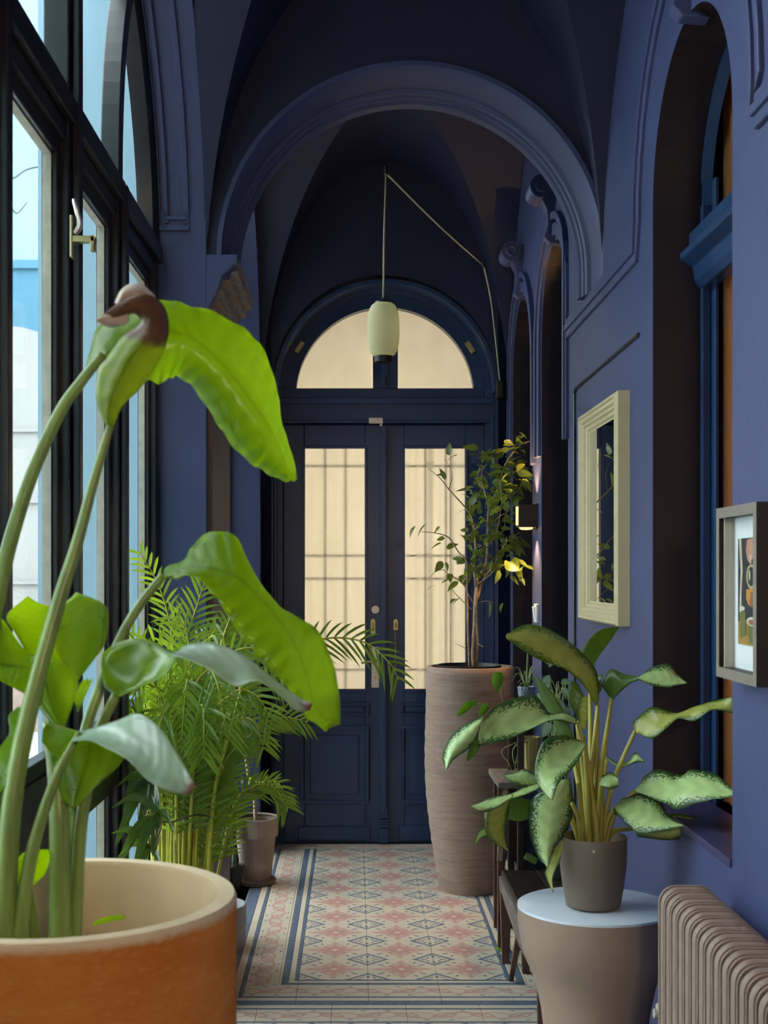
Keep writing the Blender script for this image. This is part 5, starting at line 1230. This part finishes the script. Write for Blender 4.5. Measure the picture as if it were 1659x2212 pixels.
def AP(x, y, d, r=.0072, bx=0.0, bend=.35):
    e = P(x, y, d); b = base+Vector((bx, rf.uniform(-.02, .02), 0)); stalk(ag, M['aglstalk'], [b, b.lerp(e, .45)+Vector((-bx*.0+(b.x-e.x)*.18*bend*2, 0, .02)), e], r*1.25, r*.7, 'stalk', 8, 6)
for x, y, d, bx in ((1291,1522,3.48,.01), (1246,1560,3.45,-.01), (1262,1606,3.42,-.012), (1248,1692,3.38,-.03), (1228,1590,3.54,.0), (1275,1438,3.55,.0), (1320,1508,3.48,.016), (1372,1578,3.42,.02), (1372,1708,3.44,.03), (1334,1738,3.42,.026), (1310,1640,3.44,.012), (1298,1690,3.40,.01), (1250,1558,3.58,-.005), (1260,1592,3.55,.004), (1236,1815-80,3.36,-.03), (1166,1697,3.42,-.028), (1370,1790,3.46,.03), (1291,1526,3.48,-.012), (1321,1512,3.48,.004), (1250,1560,3.57,.014), (1228,1590,3.54,-.016), (1263,1607,3.42,.006), (1246,1562,3.45,.012)):
    AP(x, y, d, bx=bx)
for (x, y) in ((1283, 1840),):
    q = P(x, y, 3.33); mb = MB(); mb.tube([(q.x, ad-.0885, q.z), (q.x, ad-.084, q.z)], .0035, 14); mb.build('sticker', simple('pale_dot', (.6, .55, .35), .6), ag)

# ---- small pots on the plant stand: yellow slatted pot with pothos, patterned pot with spider plant, hanging variegated plant
yq = P(1147, 1690, 5.34)
yp = empty('potted_pothos', (yq.x, 5.34, TZ), label='trailing vine in yellow slatted pot on the plant stand', cat='potted plant')
M['yellow'] = wood('yellow_bamboo', (.46, .36, .10), (.62, .52, .20), .45, (20, 20, 1), 4, .2)
yh = CAMZ-(1592-CY)*5.34/F-TZ
for k in range(14):
    a0, a1 = 2*PI*k/14+.02, 2*PI*(k+1)/14-.02; r0, r1 = .026, .041
    mb = MB(); q = [(r0, 0), (r1, yh), (r1-.006, yh), (r0-.006, 0)]
    A = [(yq.x+r*math.cos(a0), 5.34+r*math.sin(a0), TZ+.001+z) for r, z in q]; B = [(yq.x+r*math.cos(a1), 5.34+r*math.sin(a1), TZ+.001+z) for r, z in q]
    mb.poly(A); mb.poly(B[::-1]); [mb.poly([A[i], B[i], B[(i+1) % 4], A[(i+1) % 4]]) for i in range(4)]; mb.build('slat', M['yellow'], yp)
mb = MB(); mb.lathe([(.024, .002), (.036, yh*.9), (.0001, yh*.92)], (yq.x, 5.34, TZ), 20); mb.build('soil', M['soil'], yp)
M['vine'] = simple('pale_vine_stem', (.34, .42, .16), .5); M['pothos'] = leafmat('bright_heart_leaf', (.12, .30, .02), (.22, .42, .04), (.5, .75, .04), tr=.5, stripes=20)
M['pothosv'] = leafmat('silvery_heart_leaf', (.06, .16, .05), (.12, .24, .08), (.2, .4, .1), blotch=(.42, .52, .38), tr=.3, stripes=20)
yt = Vector((yq.x, 5.34, TZ+yh))
for pts in ([(1130,1600),(1090,1530),(1080,1465)], [(1125,1590),(1080,1545),(1050,1520)], [(1120,1590),(1060,1535),(1028,1515)], [(1130,1598),(1108,1620),(1112,1650),(1122,1632),(1118,1665),(1108,1690)], [(1132,1600),(1115,1640),(1110,1700)], [(1085,1620),(1100,1650),(1108,1680)]):
    stalk(yp, M['vine'], [yt]+[P(x, y, 5.28) for x, y in pts], .0022, .0015, 'vine', 6)
for (hx, hy, tx, ty, w) in ((1076,1452,1072,1497,13), (1020,1515,985,1548,9), (1053,1520,1034,1548,9), (1022,1512,1028,1528,6)):
    h, t = P(hx, hy, 5.26), P(tx, ty, 5.24); dv = t-h; wv = dv.cross(Vector((0, 1, .2))).normalized(); ws = w*5.25/F
    rows = []; uvs = []
    for i in range(8):
        u = i/7; ww = ws*(math.sin(PI*(.22+.78*u))**1.0) if i < 7 else .0002; p = h.lerp(t, u); rows.append([p-wv*ww+Vector((0, -.004, 0)), p, p+wv*ww+Vector((0, -.004, 0))]); uvs.append([(u, 0), (u, .5), (u, 1)])
    mb = MB(); mb.quadgrid(rows, uvs=uvs); mb.build('leaf', M['pothos'], yp, smooth=True, solid=.0006)
bq = P(1137, 1503, 5.40); bz = .975
bp = empty('potted_spider_plant', (bq.x, 5.40, bz), label='small spider plant in blue and white patterned pot on the stand', cat='potted plant')
mt, nt, out = newmat('blue_white_glazed_pattern'); co = coords(nt, 'Object'); vo = nt.nodes.new('ShaderNodeTexVoronoi'); vo.inputs['Scale'].default_value = 55; nt.links.new(co, vo.inputs['Vector'])
d_ = E(vo.outputs['Distance']); c = mixc(nt, ((d_*26.0).sin()).gt(0.1), (.06, .10, .22), (.50, .56, .60)); bsdf(nt, out, c, .2)
ph = CAMZ-(1484-CY)*5.40/F-bz
planter(bp, (bq.x, 5.40, bz+.001), [(.026, 0), (.034, ph*.5), (.036, ph)], .004, mt, ph*.85, .031, n=28)
M['spider'] = leafmat('striped_grass_leaf', (.10, .22, .06), (.16, .30, .08), (.3, .5, .1), blotch=(.45, .52, .30), tr=.3, stripes=4)
for k in range(16):
    a = 2*PI*k/16+rf.uniform(-.2, .2); L = rf.uniform(.06, .12); b = Vector((bq.x, 5.40, bz+ph*.9)); up = rf.uniform(.02, .10)
    if k == 3: up, L = .15, .03
    C = cr([b, b+Vector((L*.45*math.cos(a), L*.45*math.sin(a), up)), b+Vector((L*math.cos(a), L*math.sin(a), up*.6-.01))], 5); wv = Vector((-math.sin(a), math.cos(a), 0))
    rows = [[p-wv*.004*(1-i/10.5), p+wv*.004*(1-i/10.5)] for i, p in enumerate(C)]
    mb = MB(); mb.quadgrid(rows, uvs=[[(i/10, 0), (i/10, 1)] for i in range(11)]); mb.build('leaf', M['spider'], bp, smooth=True)
vq = P(1208, 1505, 5.0)
vp = empty('potted_satin_vine', (vq.x, 5.0, BZ), label='tangled silvery variegated vine rising between bench and blue wall', cat='potted plant')
planter(vp, (vq.x, 4.98, BZ+.001), [(.045, 0), (.058, .12), (.060, .13)], .005, M['darkpot'], .115, .05, n=28)
vb = Vector((vq.x, 4.98, BZ+.12))
for k in range(22):
    pts = [vb]; x, y = 1208, 1600
    for j in range(4): pts.append(P(x+rf.uniform(-22, 22), 1620-j*45+rf.uniform(-15, 15), 4.98+rf.uniform(-.05, .05)))
    stalk(vp, M['vine'], pts, .002, .0012, 'vine', 5, 4)
for k in range(26):
    h = P(1206+rf.uniform(-30, 28), rf.uniform(1420, 1600), 4.97+rf.uniform(-.06, .04)); a = rf.uniform(0, 2*PI); L = rf.uniform(.03, .055); t = h+Vector((L*math.cos(a), rf.uniform(-.02, .02), L*math.sin(a)-.01)); dv = t-h
    wv = dv.cross(Vector((.3, 1, .2))).normalized(); rows = []; uvs = []
    for i in range(7):
        u = i/6; ww = L*.42*math.sin(PI*(.2+.8*u)) if i < 6 else .0002; p = h.lerp(t, u); rows.append([p-wv*ww, p+Vector((0, -.003, 0)), p+wv*ww]); uvs.append([(u, 0), (u, .5), (u, 1)])
    mb = MB(); mb.quadgrid(rows, uvs=uvs); mb.build('leaf', M['pothosv'], vp, smooth=True)
# fallen leaf on the floor by the bench leg
h, t = P(1090, 2058, 5.16), P(1066, 2050, 5.2); h.z, t.z = .012, .02
mb = MB(); wv = Vector((0, 1, .3)).normalized(); rows = []; uvs = []
for i in range(8):
    u = i/7; p = h.lerp(t, u)+Vector((0, 0, .012*math.sin(PI*u))); w = .014*math.sin(PI*(.1+.9*u)) if i < 7 else .0003; rows.append([p-wv*w, p, p+wv*w]); uvs.append([(u, 0), (u, .5), (u, 1)])
mb.quadgrid(rows, uvs=uvs); tag(mb.build('fallen_leaf', M['pothos'], smooth=True), 'fresh green leaf lying on the tiles beside the bench leg', 'leaf')
